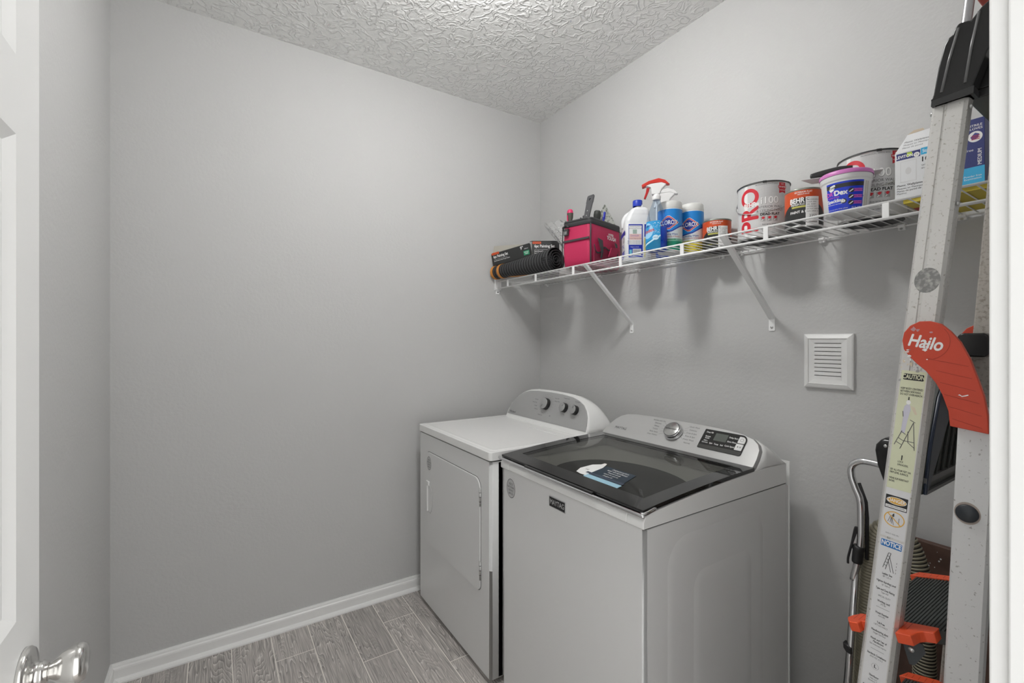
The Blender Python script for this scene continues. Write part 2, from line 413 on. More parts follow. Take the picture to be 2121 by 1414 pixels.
# ============================================================= dryer
def make_dryer():
    x0, x1, yf, yb = .100, .832, -.858, -.13
    t = thing('dryer', 'white front-loading dryer in the corner with three knobs on a grey panel', 'dryer', ((x0+x1)/2, (yf+yb)/2, 0))
    mb = MB(); mb.box(x0, x1, yf+.035, yb, .022, .872, M_appl); mb.build('cabinet', t, bevel=.003)
    mb = MB(); mb.prism(rrect(x0, x1, yf, yf+.06, (.003, .003, .012, .012)), lambda u, v, h: Vector((u, v, h)), .022, .872, M_appl, smooth=True)
    o = mb.build('front_panel', t, wn=True)
    # dark seam between the wrapped front and the side
    mb = MB(); mb.box(x1-.002, x1+.0006, yf+.060, yf+.0625, .022, .872, M_dark); mb.build('side_seam', t)
    mb = MB(); mb.box(x0+.05, x1-.05, yf+.06, yb-.02, 0, .024, M_dark)
    mb.build('base', t)
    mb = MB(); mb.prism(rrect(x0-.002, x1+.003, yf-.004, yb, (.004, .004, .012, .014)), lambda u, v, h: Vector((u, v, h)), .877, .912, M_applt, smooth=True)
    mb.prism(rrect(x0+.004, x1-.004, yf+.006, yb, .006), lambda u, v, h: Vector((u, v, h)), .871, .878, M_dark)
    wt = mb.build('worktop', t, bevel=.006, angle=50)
    # shallow tray sunk in the top: a raised lip line
    mb = MB()
    o_ = rrect(x0+.016, x1-.014, yf+.014, -.372, .02); i_ = rrect(x0+.030, x1-.028, yf+.030, -.384, .02)
    mb.loft([[Vector((u, v, .912)) for u, v in o_], [Vector((u, v, .9138)) for u, v in rrect(x0+.020, x1-.018, yf+.018, -.375, .02)], [Vector((u, v, .9132)) for u, v in i_], [Vector((u, v, .9122)) for u, v in rrect(x0+.036, x1-.034, yf+.036, -.39, .02)]], M_applt, cap=False)
    mb.build('top_rim', t)
    mb = MB(); mb.prism(rrect(.48, .76, -.435, -.425, .004), lambda u, v, h: Vector((u, v, h)), .911, .9135, M_applt); mb.build('lint_lid_edge', t, bevel=.001)
    # door, a rounded rectangle standing a little proud within a shadow line
    F = flat((0, yf, 0), (1, 0, 0), (0, 0, 1))
    mb = MB()
    mb.prism(rrect(.184, .760, .334, .794, (.045, .05, .075, .03), 8), F, -.001, .0006, mat('seam_grey', (.16, .16, .16), .6))
    mb.prism(rrect(.187, .757, .337, .791, (.043, .048, .073, .028), 8), F, .0, .0065, M_appl, smooth=True)
    d = mb.build('door', t, bevel=.003)
    # finger pull
    mb = MB()
    pull = [(.229, .500), (.229, .632), (.252, .640), (.272, .622), (.283, .585), (.284, .545), (.272, .510), (.255, .492)]
    fn = F
    mb.prism(pull, fn, .0062, .0072, mat('pull_shade', (.30, .30, .295), .4))
    mb.loft([[fn(u, v, .0065) for u, v in pull], [fn(.262+(u-.262)*.9, .566+(v-.566)*.9, .0085) for u, v in pull], [fn(.255+(u-.255)*.72, .566+(v-.566)*.78, .0075) for u, v in pull]], M_appl, cap=True)
    mb.box(.216, .246, yf-.014, yf-.005, .628, .648, M_applt)
    mb.box(.222, .232, yf-.014, yf-.005, .500, .63, M_applt)
    mb.build('door_pull', d, bevel=.003)
    for z0, z1 in ((.385, .461), (.681, .755)):
        mb = MB(); mb.tube([(.7575, yf-.004, z0), (.7575, yf-.004, z1)], .0042, M_satin, 8)
        for k in range(1, 4): mb.tube([(.7575, yf-.004, z0+(z1-z0)*k/4-.001), (.7575, yf-.004, z0+(z1-z0)*k/4+.001)], .0046, M_dark, 8)
        mb.build('hinge', d)
    # round dealer sticker
    mb = MB(); S = flat((.241, yf-.0065, .738), (1, 0, 0), (0, 0, 1)); ms = mat('sticker_grey', (.52, .52, .52), .5)
    mb.poly([ell(0, 0, .027, .034)], S, ms, .0005); mb.poly(ring(0, 0, .0265, .0335, .0018), S, M_inkg, .0009)
    for k, s_ in enumerate(('REECE', 'NATIONAL', 'SERVICE', '800 555')): mb.text(s_, .0105, 0, .016-k*.0115, S, M_inkg, bold=.02, sx=.8)
    mb.build('round_sticker', d)
    # console
    P0 = Vector((0, -.355, .912)); U = Vector((1, 0, 0)); V = Vector((0, 1, 2.9)).normalized(); N = U.cross(V)
    K = flat(P0, U, V)
    out = [(.143, .0), (.152, .045), (.171, .084), (.195, .113), (.222, .135), (.262, .157), (.307, .170), (.38, .178), (.49, .181), (.60, .179), (.68, .172), (.735, .158), (.775, .138), (.802, .110), (.820, .075), (.828, .035), (.830, .0)]
    back = [(u, v*.99) for u, v in out]
    def R(sc_v, off, grow=0):
        return [K((u-.4865)*(1+grow)+.4865, v*sc_v, off) for u, v in out]
    mb = MB()
    def backring(y, f_, g):
        return [Vector(((u-.4865)*(1+g)+.4865, y, .912+max(0, K(u, v, 0).z-.912)*f_)) for u, v in out]
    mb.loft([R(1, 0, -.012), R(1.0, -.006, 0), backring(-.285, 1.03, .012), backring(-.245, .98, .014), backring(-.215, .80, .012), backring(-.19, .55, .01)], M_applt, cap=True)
    c = mb.build('control_console', t, bevel=0)
    inner = [(.4865+(u-.4865)*.955, .022+v*.855) for u, v in out]
    mg = mat('console_grey', (.40, .40, .398), .36, metal=.2)
    mb = MB(.0022); mb.prism(inner, K, .0002, .0022, mg)
    mb.text('Whirlpool', .017, .205, .036, K, M_ink, bold=.012, h=.0026, sx=.85)
    mb.poly(ring(.19, .030, .010, .0035, .0006), K, M_inkg, .0026)
    # dial markings
    for cx, cv, r, n_ in ((.487, .112, .050, 22), (.635, .111, .033, 8), (.714, .109, .033, 8)):
        for k in range(n_):
            a = 2*pi*k/n_+.1
            seglines(mb, [((cx+r*cos(a), cv+r*sin(a)), (cx+(r+.004)*cos(a), cv+(r+.004)*sin(a)))], K, M_inkg, .0005, .0025)
    for s_, u, v in (('Normal', .395, .128), ('Heavy Duty', .385, .112), ('Casual', .40, .095), ('Delicate', .41, .078), ('Timed Dry', .455, .052), ('Off', .535, .056), ('Damp Alert', .565, .135), ('Auto Dry', .56, .150), ('Temperature', .632, .158), ('End Signal', .715, .150)):
        mb.text(s_, .0085, u, v, K, M_inkg, bold=.01, h=.0026)
    mb.build('control_panel', c)
    mk = mat('knob_grey', (.42, .42, .42), .3, metal=.5)
    for u, v, r, an in ((.487, .112, .0295, -2.1), (.635, .111, .0225, .9), (.714, .109, .0225, 1.3)):
        X = Matrix.Translation(K(u, v, .002)) @ Matrix(((U.x, V.x, N.x, 0), (U.y, V.y, N.y, 0), (U.z, V.z, N.z, 0), (0, 0, 0, 1)))
        mb = MB(); mb.lathe([(r*1.02, 0), (r, .018), (r*.95, .021)], M_black, X, 36)
        mb.lathe([(r*.95, .0205), (r*.93, .0225), (r*.88, .0230), (.0, .0232)], mk, X, 36, cap=False)
        kf = flat(K(u, v, .026), U, V)
        seglines(mb, [((r*.25*cos(an), r*.25*sin(an)), (r*.8*cos(an), r*.8*sin(an)))], kf, M_ink, .0009, .0001)
        mb.build('control_knob', c)
make_dryer()

# ============================================================= washer
def make_washer():
    x0, x1, yf, yb = .882, 1.574, -.833, -.125
    t = thing('washing_machine', 'white top-loading washing machine with dark glass lid beside the dryer', 'washing machine', ((x0+x1)/2, (yf+yb)/2, 0))
    mb = MB(); mb.prism(rrect(x0, x1, yf, yb, (.004, .004, .011, .011)), lambda u, v, h: Vector((u, v, h)), .02, .861, M_appl, smooth=True)
    mb.build('cabinet', t, wn=True)
    mb = MB(); mb.box(x0+.04, x1-.04, yf+.05, yb-.03, 0, .022, M_dark); mb.build('base', t)
    # pressed panels in the right side
    S = flat((x1, 0, 0), (0, 1, 0), (0, 0, 1))
    mb = MB()
    def pressed(y0, y1, z0, z1, r, d):
        rr = []
        for ins, hh in ((0, .0002), (.012, d), (.026, d)):
            rr.append([S(u, v, hh) for u, v in rrect(y0+ins, y1-ins, z0+ins, z1-ins, max(r-ins, .008), 8)])
        mb.loft(rr, M_appl, cap=False); mb.add([S(u, v, d) for u, v in rrect(y0+.026, y1-.026, z0+.026, z1-.026, max(r-.026, .008), 8)], [list(range(36))], M_appl, True)
    pressed(-.745, -.275, .10, .815, .085, .0018)
    def groove(y0, y1, z1, d):
        rr = []
        for ins, hh in ((0, .0019), (.02, .0019+d), (.03, .0019+d)):
            rr.append([S(u, v, hh) for u, v in rrect(y0+ins, y1-ins, .16+ins, z1-ins, max(.05-ins, .006), 8)])
        mb.loft(rr, M_appl, cap=False); mb.add([S(u, v, .0019+d) for u, v in rrect(y0+.03, y1-.03, .19, z1-.03, .02, 8)], [list(range(36))], M_appl, True)
    groove(-.635, -.345, .70, .0022)
    mb.build('side_panel', t)
    # rear sheet
    mb = MB(); mb.box(x0+.01, x1, -.104, -.101, .02, .934, M_applt); mb.box(x0+.02, x1-.004, -.125, -.104, .02, .85, M_appl)
    mb.build('rear_panel', t)
    # top frame: side profile extruded across, with an opening for the tub
    prof = [(-.842, .865), (-.842, .882), (-.836, .895), (-.815, .903), (-.70, .913), (-.60, .921), (-.45, .930), (-.335, .934)]
    def zt(y):
        for (a, za), (b, zb) in zip(prof[2:-1], prof[3:]):
            if y <= b: return za+(zb-za)*(y-a)/(b-a)
        return prof[-1][1]
    mb = MB()
    cx, cy, ra, rb = (x0+x1)/2, -.575, .255, .205
    ox0, ox1, oy0, oy1 = x0+.055, x1-.055, yf+.06, -.345
    def skin(x):
        return [Vector((x, y, z)) for y, z in prof]+[Vector((x, -.13, .934)), Vector((x, -.13, .865))]
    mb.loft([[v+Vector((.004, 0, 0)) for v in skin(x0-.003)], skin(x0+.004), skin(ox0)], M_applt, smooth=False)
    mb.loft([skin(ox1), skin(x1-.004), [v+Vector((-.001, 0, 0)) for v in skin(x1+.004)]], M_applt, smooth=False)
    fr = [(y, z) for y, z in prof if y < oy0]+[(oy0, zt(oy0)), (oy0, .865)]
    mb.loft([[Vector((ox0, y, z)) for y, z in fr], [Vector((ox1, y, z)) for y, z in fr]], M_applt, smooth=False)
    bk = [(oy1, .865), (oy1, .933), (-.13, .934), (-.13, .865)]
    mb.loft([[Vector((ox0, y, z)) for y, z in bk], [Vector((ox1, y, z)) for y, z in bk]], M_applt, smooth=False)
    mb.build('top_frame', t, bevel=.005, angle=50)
    mb = MB(); mb.box(x0+.003, x1-.003, yf+.004, yb, .859, .867, M_dark); mb.build('seam', t)
    # funnel deck and steel tub under the lid
    md = mat('tub_deck_grey', (.70, .70, .69), .35); mtub = mat('tub_steel', (.45, .46, .45), .28, metal=.8)
    nn = 48
    def rectpt(a):
        dx, dy = cos(a), sin(a); k = min((ox1-ox0)/2/abs(dx) if abs(dx) > 1e-6 else 9, (oy1-oy0)/2/abs(dy) if abs(dy) > 1e-6 else 9)
        return Vector(((ox0+ox1)/2+dx*k, (oy0+oy1)/2+dy*k, .90))
    R0 = [rectpt(2*pi*j/nn) for j in range(nn)]
    R1 = [Vector((cx+ra*cos(2*pi*j/nn), cy+rb*sin(2*pi*j/nn), .865)) for j in range(nn)]
    R2 = [Vector((cx+(ra-.012)*cos(2*pi*j/nn), cy+(rb-.012)*sin(2*pi*j/nn), .845)) for j in range(nn)]
    mb = MB(); mb.loft([R0, R1, R2], md, cap=False); mb.build('tub_deck', t)
    mb = MB()
    mb.loft([[Vector((cx+(ra-.01)*cos(2*pi*j/nn), cy+(rb-.01)*sin(2*pi*j/nn), .846)) for j in range(nn)], [Vector((cx+(ra)*cos(2*pi*j/nn), cy+(rb)*sin(2*pi*j/nn), .80)) for j in range(nn)], [Vector((cx+(ra)*cos(2*pi*j/nn), cy+(rb)*sin(2*pi*j/nn), .40)) for j in range(nn)], [Vector((cx+.02*cos(2*pi*j/nn), cy+.02*sin(2*pi*j/nn), .39)) for j in range(nn)]], mtub, cap=False)
    mb.lathe([(.16, .392), (.12, .42), (.05, .44), (.0, .445)], md, Matrix.Translation((cx, cy, 0)), 32, cap=False)
    mb.build('wash_tub', t)
    # lid
    lx0, lx1 = .896, 1.578
    def zl(y):
        k = (y+.845)/.515; return .913+.050*k-.020*k*k+.004
    ys = [-.845+.515*k/14 for k in range(15)]
    mglass = glassy('smoked_glass', (.42, .42, .395), 1.5, .02)
    mframe = mat('lid_frame_black', (.012, .012, .012), .06, coat=.5)
    lid = MB(); bx, by0, by1 = .05, -.785, -.365
    def shell(xa, xb, yy, m, th=.011):
        rings = []
        for y in yy: rings.append([Vector((xa, y, zl(y))), Vector((xb, y, zl(y))), Vector((xb, y, zl(y)-th)), Vector((xa, y, zl(y)-th))])
        lid.loft(rings, m, cap=True, smooth=False)
    ysl = [y for y in ys if y < by0]+[by0]; ysr = [by1]+[y for y in ys if y > by1]; ysm = [by0]+[y for y in ys if by0 < y < by1]+[by1]
    shell(lx0, lx0+bx, ys, mframe); shell(lx1-bx, lx1, ys, mframe)
    shell(lx0+bx, lx1-bx, ysl, mframe); shell(lx0+bx, lx1-bx, ysr, mframe)
    L = lid.build('lid_frame', t)
    g = MB(); g.loft([[Vector((lx0+bx, y, zl(y)-.001)), Vector((lx1-bx, y, zl(y)-.001))] for y in ysm], mglass, cap=False, closed=False)
    g.build('lid_glass', L)
    # chrome strip along the front edge and round its corners
    g = MB(); yq = -.848
    pts = catmull([(lx0-.001, -.80, zl(-.80)-.008), (lx0-.0015, -.835, zl(-.835)-.010), (lx0+.006, -.848, .905), (lx0+.02, -.852, .9045), (1.237, -.855, .9045), (lx1-.02, -.852, .9045), (lx1-.006, -.848, .905), (lx1+.0015, -.835, zl(-.835)-.010), (lx1+.001, -.80, zl(-.80)-.008)], 5)
    g.tube(pts, .0055, M_chrome, 10); g.build('chrome_trim', L)
    g = MB(); g.box(1.06, 1.40, -.857, -.845, .908, .915, mframe); g.build('lid_grip', L, bevel=.002)
    # detergent sticker on the glass
    def LS(u, v, h=0): return Vector((u, v, zl(v)+h))
    g = MB(); mn = mat('sticker_navy', '1d2f3e', .4); mlb = mat('sticker_light_blue', '9cc4d6', .4); mb_ = mat('sticker_mid', '3b4658', .4)
    g.poly([[(1.262, -.772), (1.425, -.772), (1.398, -.668), (1.272, -.668)]], LS, mn, .0006)
    g.poly([[(1.285, -.785), (1.430, -.785), (1.427, -.762), (1.275, -.762)]], LS, mlb, .0010)
    g.poly([[(1.265, -.757), (1.424, -.757), (1.422, -.745), (1.264, -.745)]], LS, mb_, .0010)
    g.poly([[(1.238, -.772), (1.262, -.777), (1.285, -.776), (1.275, -.690), (1.262, -.662), (1.256, -.652), (1.246, -.652), (1.245, -.668), (1.226, -.690), (1.222, -.74)]], LS, M_paper, .0012)
    for k, (s_, z_) in enumerate((('Designed to perform', .013), ('better with high efficiency', .013), ('Detergent is specially', .010), ('made for low water use', .010), ('Detergente HE', .010))):
        g.text(s_, z_, 1.345, -.680-k*.0145, LS, M_paper, bold=.015, h=.0014, sx=.62)
    g.text('HE', .012, 1.25, -.735, LS, M_inkg, h=.0016)
    g.build('lid_sticker', L)
    # console
    P0 = Vector((0, -.340, .935)); U = Vector((1, 0, 0)); V = Vector((0, 1, 1.05)).normalized(); N = U.cross(V)
    K = flat(P0, U, V)
    out = [(.893, -.004), (.898, .03), (.908, .066), (.926, .098), (.945, .118), (.972, .132), (1.02, .139), (1.10, .142), (1.228, .143), (1.36, .142), (1.44, .139), (1.50, .133), (1.540, .121), (1.562, .104), (1.574, .083), (1.578, .05), (1.578, .02), (1.572, -.004)]
    ms = mat('console_silver', (.54, .54, .535), .3, metal=.5); msd = mat('console_edge', (.36, .36, .36), .3, metal=.5)
    mb = MB()
    def R(ins, off):
        return [K(1.2355+(u-1.2355)*(1-ins/.34), (v+.004)*(1-ins/.145)-.004+ins*.3, off) for u, v in out]
    mb.loft([R(.006, .0), R(.002, -.004), R(0, -.010)], msd, cap=False)
    mb.add(R(.006, 0), [list(range(len(out)-1, -1, -1))[::-1]], ms)
    c = mb.build('control_console', t)
    mb = MB(); b0 = R(0, -.010)
    def br(y, f_, g_): return [Vector((1.2355+(p.x-1.2355)*(1+g_), max(p.y, y) if p.y > y else y, .934+max(0, p.z-.934)*f_)) for p in b0]
    def br2(y, f_, g_): return [Vector((1.2355+(p.x-1.2355)*(1+g_), y+(p.y+.34)*.25, .934+max(0, p.z-.934)*f_)) for p in b0]
    mb.loft([b0, br2(-.262, .985, .0), br2(-.222, .72, .004), br2(-.175, .20, .008), br2(-.155, .0, .008)], M_applt, cap=True)
    mb.build('console_back', c)
    # prints
    mb = MB()
    mb.text('MAYTAG', .0165, .985, .054, K, M_ink, bold=.012, h=.0008, sx=.95); mb.build('brand_print', c); mb = MB()
    for k, s_ in enumerate(('Sanitize with Oxi', 'Delicates', 'Whites', 'Towels', 'Bulky Items', 'Clean Washer')): mb.text(s_, .0085, 1.150, .125-k*.0135, K, M_inkg, h=.0008, bold=.006)
    mb.build('cycle_print', c); mb = MB()
    for k, s_ in enumerate(('Quick Wash', 'Delicates', 'Drain & Spin', 'Rinse & Spin', 'Power Wash', 'Normal')): mb.text(s_, .0085, 1.312, .122-k*.0142, K, M_inkg, h=.0008, bold=.006)
    for k in range(5):
        seglines(mb, [((1.178, .120-k*.014), (1.195, .108-k*.009))], K, M_inkg, .0003, .0008)
        seglines(mb, [((1.290, .118-k*.014), (1.275, .108-k*.009))], K, M_inkg, .0003, .0008)
    mb.build('cycle_print', c)
    mb = MB(.0018); md_ = mat('display_black', (.008, .008, .008), .1, coat=.5)
    mb.prism(rrect(1.358, 1.519, .044, .125, (.022, .003, .004, .006)), K, .0004, .0018, md_)
    mb.poly([rrect(1.359, 1.517, .045, .060, .003)], K, mat('display_strip', (.05, .05, .048), .25), .0021)
    mb.poly([rrect(1.404, 1.451, .084, .115, .002)], K, mat('lcd_grey', (.10, .11, .10), .2), .0021)
    for s_, u, v in (('Deep Fill', 1.380, .113), ('Remote\nEnable', 1.380, .092), ('Add a\nGarment', 1.378, .074), ('Delay Start', 1.472, .107), ('Extra Rinse', 1.472, .090), ('Cycle Signal', 1.470, .072), ('Spin', 1.402, .070), ('Temp', 1.422, .070), ('Soil', 1.442, .070)):
        mb.text(s_, .0075 if '\n' in s_ else .0085, u, v, K, M_paper, bold=.02, h=.0022, sx=.85)
    d = mb.build('display', c)
    mw = mat('button_white', (.72, .72, .71), .3)
    mb = MB(.0032); mb.prism(rrect(1.491, 1.515, .091, .117, (.014, .002, .002, .002)), K, .0018, .0032, mw)
    mb.poly(ring(1.503, .104, .006, .006, .001), K, M_inkg, .0035); mb.build('power_button', d)
    mb = MB(.0032); mb.prism(rrect(1.490, 1.515, .063, .088, .002), K, .0018, .0032, mw)
    mb.poly([[(1.497, .079), (1.497, .073), (1.502, .076)]], K, M_ink, .0035); mb.poly([rect(1.505, 1.5065, .073, .079), rect(1.508, 1.5095, .073, .079)], K, M_ink, .0035); mb.build('start_button', d)
    # big chrome dial
    X = Matrix.Translation(K(1.240, .084, 0)) @ Matrix(((U.x, V.x, N.x, 0), (U.y, V.y, N.y, 0), (U.z, V.z, N.z, 0), (0, 0, 0, 1)))
    mb = MB(.0234); mb.lathe([(.0365, 0), (.0375, .006), (.0345, .019), (.0330, .0205), (.0322, .0205)], M_chrome, X, 48)
    mb.lathe([(.0322, .0206), (.0318, .0222), (.0305, .0226)], M_dark, X, 48, cap=False)
    mb.lathe([(.0305, .0226), (.0295, .0232), (0, .0234)], mat('dial_face', (.5, .5, .49), .25, metal=.8), X, 48, cap=False)
    mb.text('EXTRA POWER', .0085, 1.240, .084, K, M_ink, bold=.02, h=.0242, sx=.85)
    mb.build('control_knob', c)
    # name badge and sticker on the front
    F = flat((0, yf, 0), (1, 0, 0), (0, 0, 1))
    mb = MB(.004); mb.prism(rect(1.178, 1.260, .806, .840), F, 0, .004, M_chrome); mb.poly([rect(1.180, 1.258, .808, .838)], F, M_ink, .0044)
    mb.text('MAYTAG', .0225, 1.219, .823, F, mat('badge_letters', (.55, .55, .55), .3, metal=.5), bold=.03, h=.005, sx=.8); mb.build('name_badge', t)
    mb = MB(); S2 = flat((.941, yf, .798), (1, 0, 0), (0, 0, 1)); ms_ = mat('sticker_grey')
    mb.poly([ell(0, 0, .029, .036)], S2, ms_, .0005); mb.poly(ring(0, 0, .0285, .0355, .002), S2, M_inkg, .0009)
    for k, s_ in enumerate(('REECE', 'NATIONAL', 'SERVICE', '800 555')): mb.text(s_, .0115, 0, .016-k*.0118, S2, M_inkg, bold=.02, sx=.8)
    mb.build('round_sticker', t)
make_washer()

# ============================================================= wall vent
def make_vent():
    x0, x1, z0, z1 = 1.578, 1.727, 1.185, 1.371
    t = thing('wall_vent', 'square white louvred vent grille on the wall under the shelf', 'vent', ((x0+x1)/2, 0, (z0+z1)/2))
    W = flat((0, 0, 0), (1, 0, 0), (0, 0, 1))
    mb = MB(); rr = []
    for i, h in ((0, .0), (0, .010), (.004, .013), (.0155, .018), (.017, .015), (.031, .013)):
        rr.append([W(u, v, h) for u, v in rect(x0+i, x1-i, z0+i, z1-i)])
    mb.loft(rr, M_white, cap=False, smooth=False)
    mb.build('frame', t)
    mb = MB(); mb.box(x0+.03, x1-.03, -.004, -.001, z0+.03, z1-.03, M_dark); mb.build('backing', t)
    a, b = z0+.031, z1-.031
    # side strips beside the slots
    for u0, u1 in ((x0+.030, x0+.034), (x1-.034, x1-.030)): MB().box(u0, u1, -.013, -.004, a, b, M_white).build('side_strip', t)
    n_ = 9; p = (b-a)/n_
    for k in range(n_):
        z = a+p*k; mb = MB()
        mb.add([(x0+.034, -.004, z+p*.98), (x1-.034, -.004, z+p*.98), (x1-.034, -.0135, z+p*.78), (x0+.034, -.0135, z+p*.78), (x0+.034, -.0135, z), (x1-.034, -.0135, z), (x1-.034, -.012, z), (x0+.034, -.012, z)], [(0, 1, 2, 3), (3, 2, 5, 4), (4, 5, 6, 7), (7, 6, 1, 0)], M_white); mb.build('louvre', t)
make_vent()

# ============================================================= wire shelf
def make_shelf():
    ZT, ZB, YL, XE = 1.700, 1.660, -.322, 2.258
    t = thing('wire_shelf', 'white ventilated wire shelf running along the wall above the laundry machines', 'shelf', (1.1, -.16, ZT))
    mb = MB()
    x = .035
    while x < XE:
        mb.tube([(x, -.006, ZT), (x, YL+.001, ZT), ], .0017, M_wire, 6); x += .0305
    g = mb.build('wire_grid', t)
    for nm, y, z, r in (('front_rod', YL, ZT+.001, .0034), ('lower_front_rod', YL-.001, ZB, .0042), ('middle_rod', -.165, ZT-.0045, .0026), ('rear_rod', -.010, ZT-.0045, .0028)):
        mb = MB(); mb.tube([(.006, y, z), (XE, y, z)], r, M_wire, 10); mb.build(nm, t)
    for x in (.118, .395, .700, 1.003, 1.306, 1.610, 1.913, 2.2):
        mb = MB(); w_ = .0075; mb.prism(rrect(x-w_, x+w_, ZB, ZT, .002, 3), lambda u, v, h: Vector((u, YL-.0035+h, v)), 0, .005, M_wire); mb.build('lip_strut', t, bevel=.0012)
    for x in (.08, .561, .822, 1.262, 1.343, 1.634, 1.852, 1.986, 2.2):
        mb = MB(); mb.box(x-.009, x+.009, -.012, 0, ZT-.016, ZT-.002, M_wire); mb.tube([(x-.009, -.012, ZT-.004), (x+.009, -.012, ZT-.004)], .0055, M_wire, 8)
        c = mb.build('wall_clip', t, bevel=.001)
        mb = MB(); mb.tube([(x, -.012, ZT-.013), (x, -.0145, ZT-.013)], .0035, M_satin, 10); mb.build('clip_screw', c)
    # end bracket on the left wall
    mb = MB(); mb.box(0, .003, -.345, -.305, 1.648, 1.716, M_wire); mb.box(0, .014, -.345, -.341, 1.655, 1.716, M_wire); mb.box(0, .014, -.306, -.302, 1.655, 1.716, M_wire); mb.box(0, .014, -.341, -.302, 1.652, 1.656, M_wire)
    mb.box(0, .004, -.334, -.310, 1.625, 1.652, M_wire)
    e = mb.build('end_bracket', t, bevel=.0015)
    mb = MB(); mb.tube([(.0035, -.321, 1.638), (.0055, -.321, 1.638)], .004, M_dark, 10); mb.build('bracket_screw', e)
    # diagonal braces
    for x in (.772, 1.462):
        mb = MB(); a = Vector((x, -.318, 1.699)); b = Vector((x, -.003, 1.428)); d = (b-a).normalized(); s = Vector((1, 0, 0)); n = s.cross(d)
        for o_, hw, th in ((0, .010, .0015),):
            mb.hexa([a-s*.010-n*.001, a+s*.010-n*.001, b+s*.010-n*.001, b-s*.010-n*.001], n*.002, M_wire)
        mb.hexa([a-s*.010, a-s*.0085, b-s*.0085, b-s*.010], n*.010, M_wire); mb.hexa([a+s*.0085, a+s*.010, b+s*.010, b+s*.0085], n*.010, M_wire)
        mb.prism(rrect(x-.0115, x+.0115, 1.384, 1.436, (.001, .001, .005, .005), 4), lambda u, v, h: Vector((u, -h, v)), 0, .003, M_wire)
        br = mb.build('brace', t, bevel=.0006)
        mb = MB(); mb.lathe([(.0048, 0), (.004, .0022), (0, .003)], M_satin, Matrix.Translation((x, -.003, 1.398)) @ Matrix.Rotation(radians(90), 4, 'X'), 14, cap=False); mb.build('brace_screw', br)
make_shelf()
ZS = 1.7021   # top of the shelf wires

# ============================================================= rolled mat
def make_roll():
    t = thing('rolled_mat', 'rolled black mat with fine pale stripes and orange straps at the shelf end', 'rolled mat', (.28, -.31, ZS))
    a = Vector((.014, -.345, 1.752)); b = Vector((.500, -.268, 1.768)); d = (b-a); L = d.length; d.normalize()
    up = Vector((0, 0, 1)); s = d.cross(up).normalized(); up = s.cross(d)
    mk = mat('mat_black', (.018, .018, .02), .85, bump=(400, .4, .001)); mg = mat('mat_stripe', (.22, .22, .22), .8)
    def rad(k): return .038+.024*k**1.3
    def ring_(k, e=0, n=36):
        c = a+d*(L*k); r = rad(k)+e
        return [c+r*(cos(2*pi*j/n)*s*1.05+sin(2*pi*j/n)*up) for j in range(n)]
    mb = MB(); K = [i/46 for i in range(47)]
    for i in range(46):
        m = mg if 0 else mk
        mb.loft([ring_(K[i]), ring_(K[i+1])], mk, cap=False)
    for i in range(3, 46, 2):
        k = K[i]; mb.loft([ring_(k, .0007), ring_(k+.0035, .0007)], mg, cap=False)
    mb.build('mat_body', t)
    # spiral end
    mb = MB(); pts = []; r1 = rad(1)-.002
    for i in range(150):
        th = i*.17; r = .006+(r1-.006)*i/149; pts.append(b+r*(cos(th)*s*1.05+sin(th)*up))
    for i in range(149):
        mb.add([pts[i]+d*.004, pts[i+1]+d*.004, pts[i+1]-d*.05, pts[i]-d*.05], [(0, 1, 2, 3)], mk, True)
    mb.build('spiral_end', t, solid=.0035)
    mo = mat('strap_orange', (.62, .25, .05), .75)
    for k0, k1 in ((.004, .045), (.125, .165)):
        mb = MB(); mb.loft([ring_(k0, .001), ring_(k0, .0025), ring_(k1, .0025), ring_(k1, .001)], mo, cap=False, smooth=False); mb.build('strap', t)
    mb = MB(); c = a+d*.10-up*.042
    pp = [c+Vector((.02, -.0, .004)), c+Vector((.08, .01, -.001)), c+Vector((.13, .03, .0)), c+Vector((.20, .05, -.004))]
    q = catmull(pp, 5); mb.loft([[p-s*.010+up*.0, p+s*.010] for p in q], mo, cap=False, closed=False); mb.build('loose_strap', t, solid=.002)
make_roll()

# ============================================================= painting set boxes
M_card = mat('card_black', (.022, .023, .023), .45); M_kraft = mat('card_inside', (.42, .40, .35), .8); M_org = mat('print_orange', 'd8521c', .5); M_grn = mat('print_green', '0f8a5f', .5)
def card_box(name, label, fl, fr, h, depth, side):
    """fl, fr: lower front corners; open-topped thin card box"""
    fl = Vector(fl); fr = Vector(fr); U = fr-fl; W = U.length; U.normalize(); D = Vector((-U.y, U.x, 0)).normalized(); V = D.cross(U)*-1
    V = U.cross(D); 
    t = thing(name, label, 'box', tuple(fl+U*W/2+D*depth/2))
    F = flat(fl, U, V)   # outward normal is -D
    mb = MB(); q = .0012
    def slab(p, u, v, n, m1, m2):
        mb.hexa([p, p+u, p+u+v, p+v], n*q, m1)
    o = fl
    slab(o, U*W, V*h, D, M_card, 0); slab(o+D*depth, U*W, V*h, D*-1, M_kraft, 0)
    slab(o, D*depth, V*h, U, M_kraft, 0); slab(o+U*W, D*depth, V*h, U*-1, M_card, 0); slab(o, U*W, D*depth, V, M_card, 0)
    mb.build('carton', t)
    return t, F, W, U, D, V, fl
